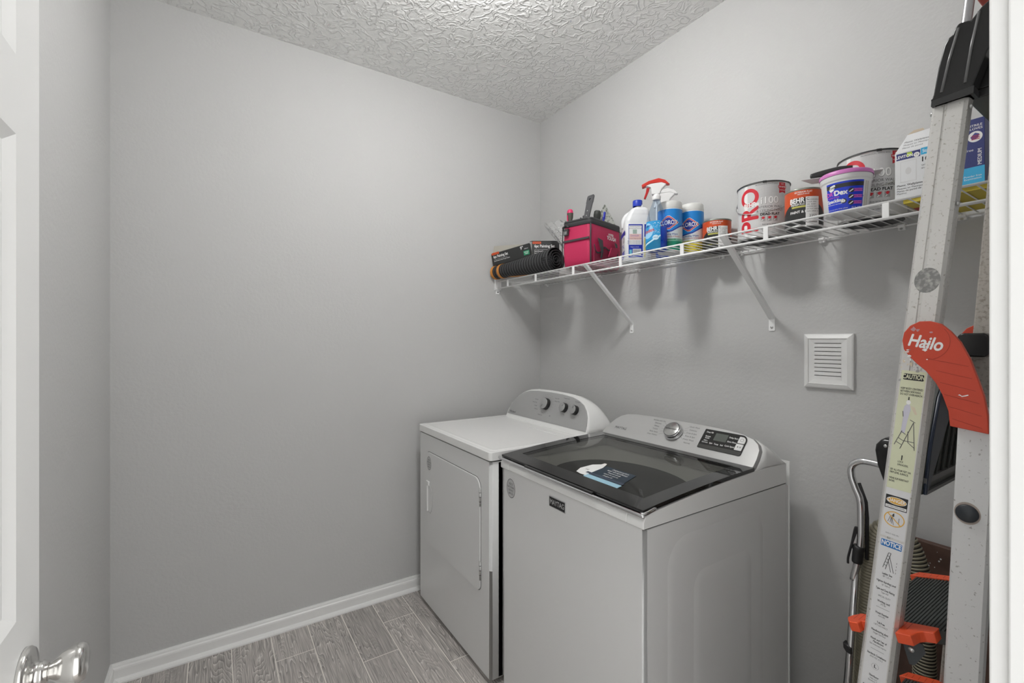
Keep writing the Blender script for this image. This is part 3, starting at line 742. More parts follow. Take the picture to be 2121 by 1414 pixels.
# long one lying on the roll
t, F, W, U, D, V, o = card_box('paint_set_box', 'long black open painting set carton with green square lying on the rolled mat', (.024, -.366, 1.789), (.226, -.232, 1.836), .073, .022, 1)
mb = MB(); mb.poly([rect(.004, .052, .064, .077)], F, M_org, .0006); mb.text('BEAUTI-TONE', .008, .028, .0705, F, M_card, bold=.02, h=.001, sx=.8)
mb.text('6pc Painting Set', .0225, .012, .051, F, M_paper, 'LEFT', bold=.03, sx=.66); mb.text('9"', .028, .197, .056, F, M_paper, bold=.02, sx=.8); mb.text('240mm', .008, .224, .048, F, M_paper)
mb.poly([rect(.204, .240, .010, .036)], F, M_grn, .0008); mb.text('MICRO\nFIBRE', .009, .222, .023, F, M_paper, bold=.02, h=.0012)
mb.poly([rect(.012, .10, .034, .0348)], F, M_paper, .0008); mb.text('Semi-Smooth to Semi-Rough Surfaces', .009, .012, .026, F, M_paper, 'LEFT', bold=.01, sx=.75)
mb.build('printed_front', t)
mb = MB(); mb.hexa([o+D*.0215+V*.072, o+D*.0215+U*.22+V*.072, o+D*.030+U*.19+V*.088, o+D*.030+V*.128], D*.001, M_kraft); mb.build('lid_flap', t)
# end-on one beside it
t, F, W, U, D, V, o = card_box('paint_set_box', 'black painting set carton turned face-on behind the spiral end of the rolled mat', (.258, -.250, ZS), (.344, -.121, ZS), .206, .03, 1)
mb = MB(); mb.poly([rect(.004, .052, .192, .205)], F, M_org, .0006); mb.text('BEAUTI-TONE', .008, .028, .1985, F, M_card, bold=.02, h=.001, sx=.8)
mb.text('6pc Painting Set', .0225, .014, .179, F, M_paper, 'LEFT', bold=.03, sx=.80); mb.poly([rect(.014, .09, .160, .1608)], F, M_paper, .0008)
mb.text('Semi-Smooth to\nSemi-Rough Surfaces', .0115, .014, .145, F, M_paper, 'LEFT', bold=.02, sx=.8); mb.build('printed_front', t)
mb = MB(); mb.hexa([o+V*.208, o+U*W+V*.208, o+U*W+V*.2095+D*.03, o+V*.2095+D*.03-U*.012], V*.001, M_card); mb.build('lid_flap', t)

# ============================================================= bubble wrap
def make_bubble():
    m = bpy.data.materials.new('bubble_wrap'); m.use_nodes = True; nt = m.node_tree; nt.nodes.clear(); L = nt.links.new
    o = nt.nodes.new('ShaderNodeOutputMaterial'); tr = nt.nodes.new('ShaderNodeBsdfTransparent'); g = nt.nodes.new('ShaderNodeBsdfGlossy'); df = nt.nodes.new('ShaderNodeBsdfDiffuse')
    tr.inputs[0].default_value = (.97, .97, .97, 1); g.inputs['Roughness'].default_value = .12; df.inputs[0].default_value = (.8, .8, .8, 1)
    vo = nt.nodes.new('ShaderNodeTexVoronoi'); vo.inputs['Scale'].default_value = 130; tc = nt.nodes.new('ShaderNodeTexCoord'); L(tc.outputs['Object'], vo.inputs['Vector'])
    bp = nt.nodes.new('ShaderNodeBump'); bp.inputs['Strength'].default_value = .9; bp.inputs['Distance'].default_value = .004; L(vo.outputs['Distance'], bp.inputs['Height'])
    L(bp.outputs[0], g.inputs['Normal']); a = nt.nodes.new('ShaderNodeMixShader'); a.inputs[0].default_value = .15; b = nt.nodes.new('ShaderNodeMixShader')
    fr = nt.nodes.new('ShaderNodeFresnel'); fr.inputs[0].default_value = 1.35; L(bp.outputs[0], fr.inputs['Normal'])
    L(tr.outputs[0], a.inputs[1]); L(df.outputs[0], a.inputs[2]); L(fr.outputs[0], b.inputs[0]); L(a.outputs[0], b.inputs[1]); L(g.outputs[0], b.inputs[2]); L(b.outputs[0], o.inputs[0])
    mb = MB(); rnd = random.Random(3); rings = []
    prof = [(.026, 1.706), (.035, 1.76), (.045, 1.82), (.056, 1.87), (.070, 1.92), (.078, 1.965), (.070, 1.985)]
    n = 26
    for i, (r, z) in enumerate(prof):
        rings.append([Vector((.550-.026*i+r*cos(2*pi*j/n)*(1+.18*sin(3*j+i*1.7))+rnd.uniform(-.004, .004), -.120-.012*i+r*.75*sin(2*pi*j/n)*(1+.12*cos(4*j+i))+rnd.uniform(-.004, .004), z+rnd.uniform(-.008, .008)+(.016*sin(j*1.9) if i > 3 else 0))) for j in range(n)])
    mb.loft(rings, m, cap=False); o = mb.build('bubble_wrap', subsurf=1)
    tag(o, 'crumpled clear bubble wrap standing behind the magenta tool bag', 'bubble wrap')
make_bubble()

# ============================================================= magenta tool bag and its tools
M_mag = mat('nylon_magenta', (.47, .016, .082), .6, bump=(500, .25, .001)); M_magd = mat('nylon_dark_magenta', (.22, .008, .04), .7); M_trim = mat('trim_charcoal', (.045, .045, .048), .7)
TH = radians(14); BU = Vector((cos(TH), sin(TH), 0)); BV = Vector((-sin(TH), cos(TH), 0)); BC = Vector((.785, -.290, ZS))  # near corner
def bagp(u, v, z): return BC+BU*u+BV*v+Vector((0, 0, z))
def make_bag():
    t = thing('tool_bag', 'magenta open-topped tool bag with charcoal trim and hand tools inside', 'tool bag', tuple(bagp(-.065, .12, 0)))
    Lx, Ly, Hh = .160, .275, .222
    mb = MB(); n = 6
    def outline(z, g, r=.022):
        return [bagp(-Lx/2+(u+Lx/2)*(1+g)+0, Ly/2+(v-Ly/2)*(1+g), z) for u, v in rrect(-Lx, 0, 0, Ly, r, 6)]
    zs = [(0, -.06), (.006, -.01), (.04, .02), (.09, .035), (.14, .02), (.190, 0.0), (.222, -.01)]
    mb.loft([outline(z, g) for z, g in zs], M_mag, cap=False)
    mb.loft([outline(0.004, -.06), [bagp(-Lx/2, Ly/2, .004)]*28], M_magd, cap=False)
    mb.loft([outline(.222, -.01), outline(.220, -.06), outline(.03, -.1)], M_trim, cap=False)
    mb.loft([outline(.150, -.12), [bagp(-Lx/2, Ly/2, .150)]*28], M_trim, cap=False)
    mb.build('body', t)
    mb = MB(); mb.loft([outline(.192, .004), outline(.194, .03), outline(.222, .018), outline(.224, -.01)], M_trim, cap=False); mb.build('rim_band', t)
    mb = MB(); mb.loft([outline(.212, .022), outline(.215, .033), outline(.218, .022)], M_black, cap=False); mb.build('zip', t)
    # corner piping
    mb = MB(); mb.tube([bagp(.0005, -.0005, .004), bagp(.0025, -.004, .05), bagp(.003, -.006, .10), bagp(.0015, -.003, .15), bagp(0, -.0, .192)], .0035, M_trim, 8); mb.build('corner_piping', t)
    mb = MB(); mb.tube([bagp(-Lx-.001, .002, .01), bagp(-Lx-.003, -.002, .09), bagp(-Lx, .0, .192)], .0025, M_trim, 8); mb.build('corner_piping', t)
    A = flat(bagp(-Lx, -.0075, 0), BU, (0, 0, 1))     # end face towards the room
    mb = MB(); mb.prism([(.004, .118), (.156, .121), (.156, .130), (.004, .127)], A, -.002, .0025, M_trim); mb.build('pocket_trim', t)
    mb = MB(); mb.prism([(.018, .15), (.040, .152), (.041, .182), (.016, .182)], A, .0, .010, M_trim); mb.prism([(.022, .155), (.036, .156), (.036, .170), (.022, .170)], A, .010, .0115, mat('tag_grey', (.2, .2, .2), .6)); mb.tube([A(.014, .175, .006), A(.012, .19, .008), A(.03, .198, .008), A(.048, .188, .008)], .005, M_black, 8); mb.build('zip_pull', t)
    # long side: pockets, straps, print
    B = flat(bagp(.0085, 0, 0), BV, (0, 0, 1))
    mb = MB(); mb.prism([(.012, .012), (.226, .012), (.228, .082), (.18, .090), (.14, .076), (.10, .088), (.07, .062), (.03, .058), (.014, .082)], B, -.004, .0035, M_magd); mb.build('pocket', t)
    mb = MB(); mb.loft([[B(u, v, .0045), B(u, v+.007, .0045), B(u, v+.007, .007), B(u, v, .007)] for u, v in catmull([(.01, .088, 0), (.03, .056, 0), (.068, .062, 0), (.10, .088, 0), (.14, .078, 0), (.18, .092, 0), (.228, .082, 0)], 4) for _ in (0,)] if False else [[B(p[0], p[1], .003), B(p[0], p[1]+.007, .003), B(p[0], p[1]+.007, .006), B(p[0], p[1], .006)] for p in catmull([(.01, .088, 0), (.03, .056, 0), (.068, .062, 0), (.10, .088, 0), (.14, .078, 0), (.18, .092, 0), (.228, .082, 0)], 4)], M_trim, smooth=False); mb.build('pocket_binding', t)
    mb = MB(); mb.loft([[B(.128, .050, .006), B(.208, .060, .006), B(.208, .060, .010), B(.128, .050, .010)], [B(.136, .092, .018), B(.200, .100, .020), B(.200, .100, .024), B(.136, .092, .022)]], M_mag, smooth=False)
    mb.prism([(.128, .048), (.165, .058), (.15, .028)], B, .004, .007, M_magd); mb.build('side_loop', t)
    for u in (.062, .205):
        mb = MB(); w_ = .020 if u < .1 else .010
        mb.loft([[B(u-w_, .128, .003), B(u+w_, .122, .003), B(u+w_, .122, .006), B(u-w_, .128, .006)], [B(u-w_*.6, .085, .010), B(u+w_*.7, .088, .010), B(u+w_*.7, .088, .013), B(u-w_*.6, .085, .013)], [B(u-w_*.1, .060, .012), B(u+w_*.5, .062, .012), B(u+w_*.5, .062, .015), B(u-w_*.1, .060, .015)], [B(u-w_*.3, .036, .009), B(u+w_*.2, .034, .009), B(u+w_*.2, .034, .012), B(u-w_*.3, .036, .012)]], M_trim, smooth=False)
        mb.build('strap', t)
    mb = MB(); mb.text('HYPER', .017, .165, .160, B, M_paper, bold=.04, h=.0016, sx=.95); mb.text('TOUGH', .024, .170, .143, B, M_paper, bold=.05, h=.0016, sx=.95); mb.build('print', t)
make_bag()
def tool(name, label, cat, u, v, z0, z1, lean_u, lean_v, fn):
    a = bagp(u, v, z0); b = bagp(u+lean_u, v+lean_v, z1); d = (b-a).normalized()
    q = d.to_track_quat('Z', 'Y').to_matrix().to_4x4(); X = Matrix.Translation(a) @ q
    t = thing(name, label, cat, tuple(a)); fn(t, X, (b-a).length); return t
def f_screw(t, X, L):
    mb = MB(); mb.lathe([(.003, 0), (.003, L-.085), (.0105, L-.083), (.012, L-.07), (.010, L-.055), (.0145, L-.04), (.0155, L-.018), (.013, L-.006), (.009, L-.001), (0, L)], mat('grip_olive', (.07, .065, .05), .6), X, 20, cap=False); mb.build('handle', t)
    mb = MB(); mr = mat('grip_magenta', (.60, .02, .11), .45); mb.lathe([(.0158, L-.019), (.0134, L-.0055), (.0093, L-.0005), (0, L+.0006)], mr, X, 20, cap=False)
    for k in range(2):
        R = X @ Matrix.Rotation(k*2.2+.6, 4, 'Z'); mb.add([R @ Vector(p) for p in ((.0128, -.004, L-.07), (.0128, .004, L-.07), (.0158, .005, L-.03), (.0158, -.005, L-.03))], [(0, 1, 2, 3)], mr, True)
    mb.build('end_cap', t)
tool('screwdriver', 'screwdriver with dark handle and magenta cap at the near end of the tool bag', 'screwdriver', -.130, .014, .10, .282, .003, 0, f_screw)
def f_knife(t, X, L):
    G = lambda u, v, h: X @ Vector((u, h, v))
    # outline with a hanging hole
    mb = MB(); n = 28; w_, hh = .022, L
    out = [(w_*cos(radians(a)), hh-w_+w_*sin(radians(a))) for a in range(0, 181, 12)]+[(-.013, L*.45), (-.0125, 0), (.0125, 0), (.013, L*.45)]
    hc = (0, hh-.024); hr = .0062
    inner = [(hc[0]+hr*cos(radians(a)), hc[1]+hr*sin(radians(a))) for a in range(0, 360, 18)]
    mg = mat('handle_grey', (.085, .085, .09), .45)
    top = [p for p in out if p[1] > hh-.045 or True]
    # split: upper part as a lofted ring round the hole
    N = len(inner); o2 = []
    for k in range(N):
        a = radians(18*k); x_, y_ = cos(a), sin(a)
        r = .0165
        px = hc[0]+x_*w_/max(abs(x_), abs(y_)*.9, .72); py = hc[1]+y_*.0235/max(abs(x_), abs(y_), .75)
        o2.append((max(-w_, min(w_, px)), py))
    mb.loft([[G(u, v, -.004) for u, v in inner], [G(u, v, -.004) for u, v in o2], [G(u, v, .004) for u, v in o2], [G(u, v, .004) for u, v in inner], [G(u, v, -.004) for u, v in inner]], mg, cap=False, smooth=False)
    mb.prism([(-.0150, 0), (.0150, 0), (.0200, hh-.044), (-.0200, hh-.044)], G, -.004, .004, mg)
    mb.build('handle', t, bevel=.001)
    for z in (L-.085, L-.11):
        mb = MB(); mb.lathe([(.003, -.0048), (.003, .0048)], M_satin, X @ Matrix.Translation((0, 0, z)) @ Matrix.Rotation(radians(90), 4, 'X'), 12); mb.build('rivet', t)
tool('taping_knife', 'grey taping knife handle with a hanging hole, tallest in the tool bag', 'knife', -.080, .062, .180, .362, .010, .050, f_knife)
def f_blk(t, X, L):
    mb = MB(); mb.lathe([(.012, 0), (.014, L*.5), (.0165, L*.8), (.015, L*.95), (.009, L), (0, L)], mat('rubber_dark', (.035, .037, .033), .6), X, 18, cap=False, sx=1.1); mb.build('grip', t)
tool('utility_knife', 'dark rubber-handled tool between the grey handle and the blue pens', 'knife', -.050, .118, .175, .278, .022, -.014, f_blk)
M_blue = mat('pen_blue', (.01, .02, .42), .35)
def f_pen(t, X, L):
    mb = MB(); mb.lathe([(.0045, 0), (.0045, L-.004), (.003, L), (0, L)], M_blue, X, 12, cap=False); mb.build('barrel', t)
    mb = MB(); G = lambda u, v, h: X @ Vector((u, h, v)); mb.prism([(-.0018, L-.035), (.0018, L-.035), (.0018, L), (-.0018, L)], G, -.0075, -.006, M_blue); mb.build('clip', t)
tool('pen', 'taller of two blue pens standing in the tool bag', 'pen', -.030, .150, .170, .282, .004, .012, f_pen)
tool('pen', 'shorter of two blue pens standing in the tool bag', 'pen', -.022, .140, .170, .252, .0, .004, f_pen)
def f_pl(t, X, L):
    mb = MB(); mb.tube([X @ Vector((-.008, 0, 0)), X @ Vector((-.006, 0, L*.6)), X @ Vector((.004, 0, L))], .005, M_trim, 8); mb.build('handle', t)
    mb = MB(); mb.tube([X @ Vector((.012, 0, 0)), X @ Vector((.010, 0, L*.5)), X @ Vector((.020, 0, L*.92))], .0045, M_black, 8); mb.build('handle', t)
tool('pliers', 'small black pliers handles just above the tool bag rim', 'pliers', -.100, .075, .175, .262, .0, .02, f_pl)
# sanding screen sheet
mb = MB(); a = bagp(-.110, .215, .212); q = [(0, 0), (.105, .0), (.105, .012), (.050, .128), (.044, .130), (.0, .045)]
F = flat(a, (.78, .62, 0), Vector((0, 0, 1)))
mb.prism(q, F, 0, .0015, mat('sanding_sheet', (.40, .41, .38), .9, noise=(90, (.13, .14, .12), .45, .62)))
tag(mb.build('sandpaper_sheet'), 'mottled grey sandpaper sheet with a pointed corner sticking out of the tool bag', 'sandpaper')

# ============================================================= bleach jug
def make_jug():
    cx, cy = .925, -.140
    RZ = Matrix.Translation((cx, cy, 0)) @ Matrix.Rotation(radians(-33), 4, 'Z') @ Matrix.Translation((-cx, -cy, 0))
    t = thing('bleach_jug', 'white plastic bleach jug with blue cap and blue-bordered label', 'bottle', (cx, cy, ZS))
    mp = mat('bottle_white', (.76, .77, .78), .35)
    mb = MB(); a, b = .046, .060
    def rg(z, k, dx=0, dy=0, r=.026, ky=None): return [RZ @ Vector((cx+dx+u*k, cy+dy+v*(ky or k), ZS+z)) for u, v in rrect(-a, a, -b, b, r, 6)]
    S = [(0, .93), (.006, 1), (.168, 1), (.172, .985), (.176, 1), (.192, .985), (.205, .97), (.209, .95), (.213, .965), (.222, .955), (.226, .93), (.230, .94), (.240, .84), (.248, .60), (.252, .36), (.262, .34)]
    mb.loft([rg(z, k, dy=.012*max(0, (z-.19)/.06), ky=k*(1 if z < .18 else 1-.25*min(1, (z-.18)/.06))) for z, k in S], mp)
    mb.build('body', t)
    mb = MB(); mb.tube([RZ @ p for p in catmull([(cx, cy-.018, ZS+.232), (cx-.006, cy-.044, ZS+.215), (cx-.010, cy-.056, ZS+.19), (cx-.010, cy-.054, ZS+.16)], 6)], .010, mp, 12); mb.build('handle', t)
    mb = MB(); mb.lathe([(.021, .256), (.0215, .260), (.0215, .281), (.020, .284), (0, .285)], mat('cap_blue', (.012, .04, .42), .4), RZ @ Matrix.Translation((cx, cy+.006, ZS)), 30, cap=False); mb.build('cap', t)
    # back label on the side towards +x, front label round the corner
    F0 = flat((cx+a+.0004, cy-b-.011, ZS), (0, 1, 0), (0, 0, 1)); F = lambda u, v, h=0: RZ @ F0(u*.93+.004, v, h)
    mbl = mat('label_blue', (.012, .03, .36), .4)
    mb = MB()
    mb.poly([rect(.022, .090, .018, .166)], F, mbl, .0004); mb.poly([rect(.024, .085, .074, .160)], F, M_paper, .0009)
    mb.poly([rect(.026, .083, .096, .122)], F, mat('label_pink', (.75, .50, .46), .5), .0012)
    mb.poly([rect(.042, .062, .123, .142)], F, mat('label_sage', (.35, .45, .38), .5), .0012)
    for k, s_ in enumerate(('Disinfecting bleach', 'concentrated formula')): mb.text(s_, .007, .054, .155-k*.008, F, M_inkg, h=.0014)
    mb.text('DANGER', .010, .052, .114, F, mat('ink_violet', (.25, .12, .4), .5), h=.0016); mb.text('Corrosive. Keep out of reach', .006, .054, .102, F, M_inkg, h=.0016)
    for k in range(3): mb.text('Read the whole label before use', .0058, .054, .091-k*.006, F, M_inkg, h=.0014)
    mb.text('Made in U.S.A.', .007, .052, .064, F, M_paper, h=.0014)
    mb.poly([rect(.042, .082, .026, .056)], F, M_paper, .0009)
    for k in range(14): mb.poly([rect(.045+k*.0025, .045+k*.0025+(.0009 if k % 3 else .0016), .030, .053)], F, M_ink, .0013)
    mb.poly([rect(.026, .038, .026, .052)], F, mat('label_cyan', (.15, .5, .62), .4), .0009)
    mb.poly([rect(.098, .134, .110, .166)], F, mbl, .0004); mb.poly([rect(.098, .102, .018, .105)], F, mat('label_yellow', (.75, .6, .03), .4), .0004)
    mb.build('rear_label', t)
    F1 = flat((cx-a, cy-b-.0004, ZS), (1, 0, 0), (0, 0, 1)); F = lambda u, v, h=0: RZ @ F1(u*.9, v, h); mb = MB()
    mb.poly([[(.008, .112), (.090, .122), (.090, .142), (.008, .130)]], F, mbl, .0004)
    mb.poly(ring(.068, .100, .013, .013, .002), F, M_ink, .0008); mb.text('2', .02, .068, .100, F, M_ink, h=.0008)
    mb.poly([[(.04, .012), (.075, .018), (.082, .045), (.038, .04)]], F, mat('basket_violet', (.22, .22, .62), .5), .0005)
    mb.poly([[(.035, .040), (.084, .047), (.086, .052), (.034, .045)]], F, mbl, .0009); mb.poly(ring(.06, .048, .024, .022, .002)[2:14], F, mbl, .0009); mb.text('SMART', .012, .05, .075, F, mbl, h=.0006)
    mb.build('front_label', t)
make_jug()

# ============================================================= spray bottles
M_clear = glassy('clear_plastic', (.80, .87, .94), 1.55, .05)
M_liq = glassy('blue_liquid', (.10, .28, .80), 1.2, .1, (.012, .085, .52), .62)
def spray(name, label, cx, cy, z, Hh, ang, head, trig, liquid, lab):
    t = thing(name, label, 'spray bottle', (cx, cy, z)); X = Matrix.Translation((cx, cy, z)) @ Matrix.Rotation(ang, 4, 'Z')
    a, b = .041, .025; k = Hh/.285
    def el(zz, sx, sy, dx=0): return [X @ Vector((dx+a*sx*cos(2*pi*j/32), b*sy*sin(2*pi*j/32), zz*k)) for j in range(32)]
    S = [(0, .9, .9), (.004, 1, 1), (.05, 1.02, 1), (.10, .98, 1), (.135, .88, .95), (.16, .72, .88), (.185, .47, .70), (.200, .34, .55), (.212, .32, .54)]
    mb = MB(); mb.loft([el(*s_) for s_ in S], M_clear, cap=False); mb.loft([el(0.0005, .9, .9), [X @ Vector((0, 0, .0005))]*32], M_clear, cap=False); mb.build('bottle', t)
    mb = MB(); mb.loft([el(z_, sx*.97, sy*.96) for z_, sx, sy in S if z_ < liquid] + [el(liquid, .96, .95)], M_liq, cap=True)
    mb.build('liquid', t)
    mh = mat('sprayer_white', (.76, .76, .76), .35)
    mb = MB(); mb.lathe([(.0165, .204*k), (.0165, .218*k), (.0145, .222*k), (.012, .228*k)], M_satin if 0 else mh, X, 24)
    G = lambda u, v, h: X @ Vector((u, h, v*k))
    mb.prism([(-.018, .226), (.012, .226), (.019, .244), (.037, .262), (.034, .274), (-.042, .268), (-.042, .262), (-.022, .254)], G, -.0115, .0115, mh)
    mb.build('sprayer', t, bevel=.003)
    mb = MB(); mb.prism([(-.055, .257), (-.057, .268), (-.03, .281), (.008, .289), (.032, .280), (.050, .262), (.040, .262), (.018, .271), (-.02, .270), (-.05, .258)], G, -.0125, .0125, head); mb.build('sprayer_top', t, bevel=.002)
    mb = MB(); mb.prism([(-.038, .256), (-.026, .255), (-.030, .240), (-.042, .212), (-.049, .214), (-.041, .238)], G, -.006, .006, trig); mb.build('trigger', t, bevel=.0015)
    mb = MB(); mb.tube([X @ Vector((0, 0, .01)), X @ Vector((0, 0, .21*k))], .0022, mh, 8); mb.build('dip_tube', t)
    if lab:
        LO = .021
        def LF(u, v, h=0):
            # wraps the front half of the oval body
            th = -pi/2+(u-LO)/.036
            zz = v
            for (z0, s0, y0), (z1, s1, y1) in zip(S[:-1], S[1:]):
                if z0 <= zz <= z1: q = (zz-z0)/(z1-z0); sx = s0+(s1-s0)*q; sy = y0+(y1-y0)*q; break
            return X @ Vector(((a*sx+.0008+h)*cos(th), (b*sy+.0008+h)*sin(th), zz*k))
        ml = mat('label_aqua', (.02, .30, .62), .35); mb = MB()
        def grid(u0, u1, v0, v1, m, h):
            NU, NV = 14, 10
            mb.add([LF(u0+(u1-u0)*i/NU, v0+(v1-v0)*j/NV, h) for j in range(NV+1) for i in range(NU+1)], [(j*(NU+1)+i, j*(NU+1)+i+1, (j+1)*(NU+1)+i+1, (j+1)*(NU+1)+i) for j in range(NV) for i in range(NU)], m, True)
        grid(-.046, .034, .008, .118, ml, .0)
        mb.poly([[(-.044, .010), (.034, .010), (.034, .050), (.0, .044), (-.044, .024)]], LF, mat('label_teal', (.0, .16, .33), .35), .0006, .006)
        mb.poly([ell(-.014, .080, .024, .031)], LF, mat('label_sky', (.32, .60, .82), .35), .0008, .006)
        mb.poly([[(-.044, .018), (.0, .040), (.034, .062), (.034, .056), (.0, .033), (-.044, .012)]], LF, mat('label_pale', (.55, .75, .85), .4), .0012, .006)
        mb.text('Windex', .020, -.012, .078, LF, mat('print_red', (.62, .05, .03), .4), bold=.03, h=.0016, rot=.28, sx=.8, step=.004)
        mb.text('Original', .009, -.014, .099, LF, M_navy, bold=.02, h=.0016, rot=.2, step=.004)
        mb.poly([ell(.018, .052, .010, .010)], LF, mat('label_pale'), .0016, .004); mb.text('SALE', .007, .018, .052, LF, M_navy, h=.002, step=.004)
        rn = random.Random(5)
        for _ in range(26): u, v = rn.uniform(.010, .032), rn.uniform(.066, .112); mb.poly([ell(u, v, .0011, .0011, 6)], LF, M_paper, .0014)
        mb.build('front_label', t)
# ============================================================= spray bottles placed
M_trigred = mat('sprayer_red', (.56, .03, .018), .35)
spray('spray_bottle', 'window cleaner spray bottle with red trigger top and wrapped blue label', 1.156, -.281, ZS, .285, radians(40), M_trigred, mat('trigger_red', (.42, .01, .01), .35), .095, True)
spray('spray_bottle', 'clear spray bottle with white trigger head behind the red-topped one', 1.087, -.139, ZS, .290, radians(38), mat('sprayer_white'), mat('sprayer_white'), .118, False)

# ============================================================= wipes canisters
def canister(label, cx, cy, r, h, tone, ctx, ph):
    t = thing('wipes_canister', label, 'canister', (cx, cy, ZS)); X = Matrix.Translation((cx, cy, ZS))
    mlid = mat('lid_translucent', (.66, .66, .64), .4); hb = h-.030
    mb = MB(); mb.lathe([(r*.96, 0), (r, .004), (r, hb-.003), (r*.985, hb)], mat('can_white', (.74, .75, .76), .35), X, 128); mb.build('canister_body', t)
    mb = MB(); mb.lathe([(r*1.0, hb), (r*1.01, hb+.004), (r*.985, hb+.016), (r*.955, hb+.027), (r*.90, hb+.030), (0, hb+.030)], mlid, X, 48, cap=False); mb.build('lid', t)
    F = cyl(cx, cy, ZS, r, towards(cx, cy)+ph)
    mbl = mat('wipes_blue', (.01, .22, .62), .35); mb = MB(); st = .005; W = pi*r*.98
    zt = hb-.004
    def g(v0, v1, m, hh=.0003): mb.poly([rect(-W, W, v0, v1)], F, m, hh, st)
    g(.006, zt, mat('wipes_pale', (.60, .66, .68), .4))
    mtn = mat('wipes_tone_'+tone[0], tone[1], .4); mtl = mat('wipes_tonel_'+tone[0], tone[2], .4)
    g(.006, .042, mtn, .0006); g(.042, .052, mtl, .0006)
    mb.poly([[(-W, zt), (-W, .072), (-.03, .078), (.010, .085), (.045, .104), (W*.6, .115), (W*.6, zt)]], F, mbl, .0006, st)
    mb.poly([[(W*.6, zt), (W*.6, .115), (W, .115), (W, zt)]], F, mbl, .0006, st)
    mb.poly([[(-W, .072), (-.03, .078), (.010, .085), (.045, .104), (W*.6, .115), (W*.6, .111), (.045, .099), (.010, .080), (-.03, .0735), (-W, .068)]], F, mat('wipes_navy', (.01, .03, .30), .4), .0009, st)
    # brand diamond
    c0, c1 = -.004, .116
    def dia(a, b, n_=.38): return [(c0-a, c1), (c0-a*n_, c1-b), (c0+a*n_*.4, c1-b), (c0+a, c1), (c0+a*n_, c1+b), (c0-a*n_*.4, c1+b)]
    def dm(a, b): return [(c0-a, c1), (c0-a*.12, c1-b), (c0+a*.12, c1-b), (c0+a, c1), (c0+a*.12, c1+b), (c0-a*.12, c1+b)]
    mb.poly([dm(.0425, .0275)], F, M_paper, .0011, st); mb.poly([dm(.0405, .026)], F, mat('wipes_red', (.62, .03, .03), .4), .0014, st)
    mb.poly([dm(.034, .0215)], F, M_paper, .0017, st); mb.poly([dm(.0325, .0205)], F, mat('wipes_navy'), .0020, st)
    mb.text('CLOROX', .0235, c0, c1, F, M_paper, bold=.03, h=.0025, sx=.74, step=st)
    mb.text('Disinfecting Wipes', .0095, -.002, .070, F, mat('wipes_navy'), bold=.02, h=.0012, step=st)
    mb.text('Kills 99.9% of Viruses & Bacteria', .0068, -.002, .0605, F, M_red, bold=.01, h=.0012, step=st)
    mb.poly([rect(-.012, .020, .0475, .0500), [(.020, .046), (.027, .049), (.020, .052)]], F, mat('arrow_'+tone[0], tone[3], .4), .0012, st)
    mb.poly(ring(.034, .022, .011, .011, .0014), F, M_ink, .0012, st); mb.text(ctx, .010, .034, .022, F, M_ink, h=.0012, step=st)
    mb.build('wrap_label', t)
canister('disinfecting wipes canister with green lower label, behind the spray bottle', 1.156, -.199, .048, .205, ('green', (.0, .26, .15), (.20, .48, .36), (.01, .22, .08)), 'W', -.05)
canister('disinfecting wipes canister with yellow lower label, beside the green one', 1.187, -.099, .046, .205, ('yellow', (.68, .55, .03), (.68, .62, .25), (.45, .45, .03)), 'W', -.16)

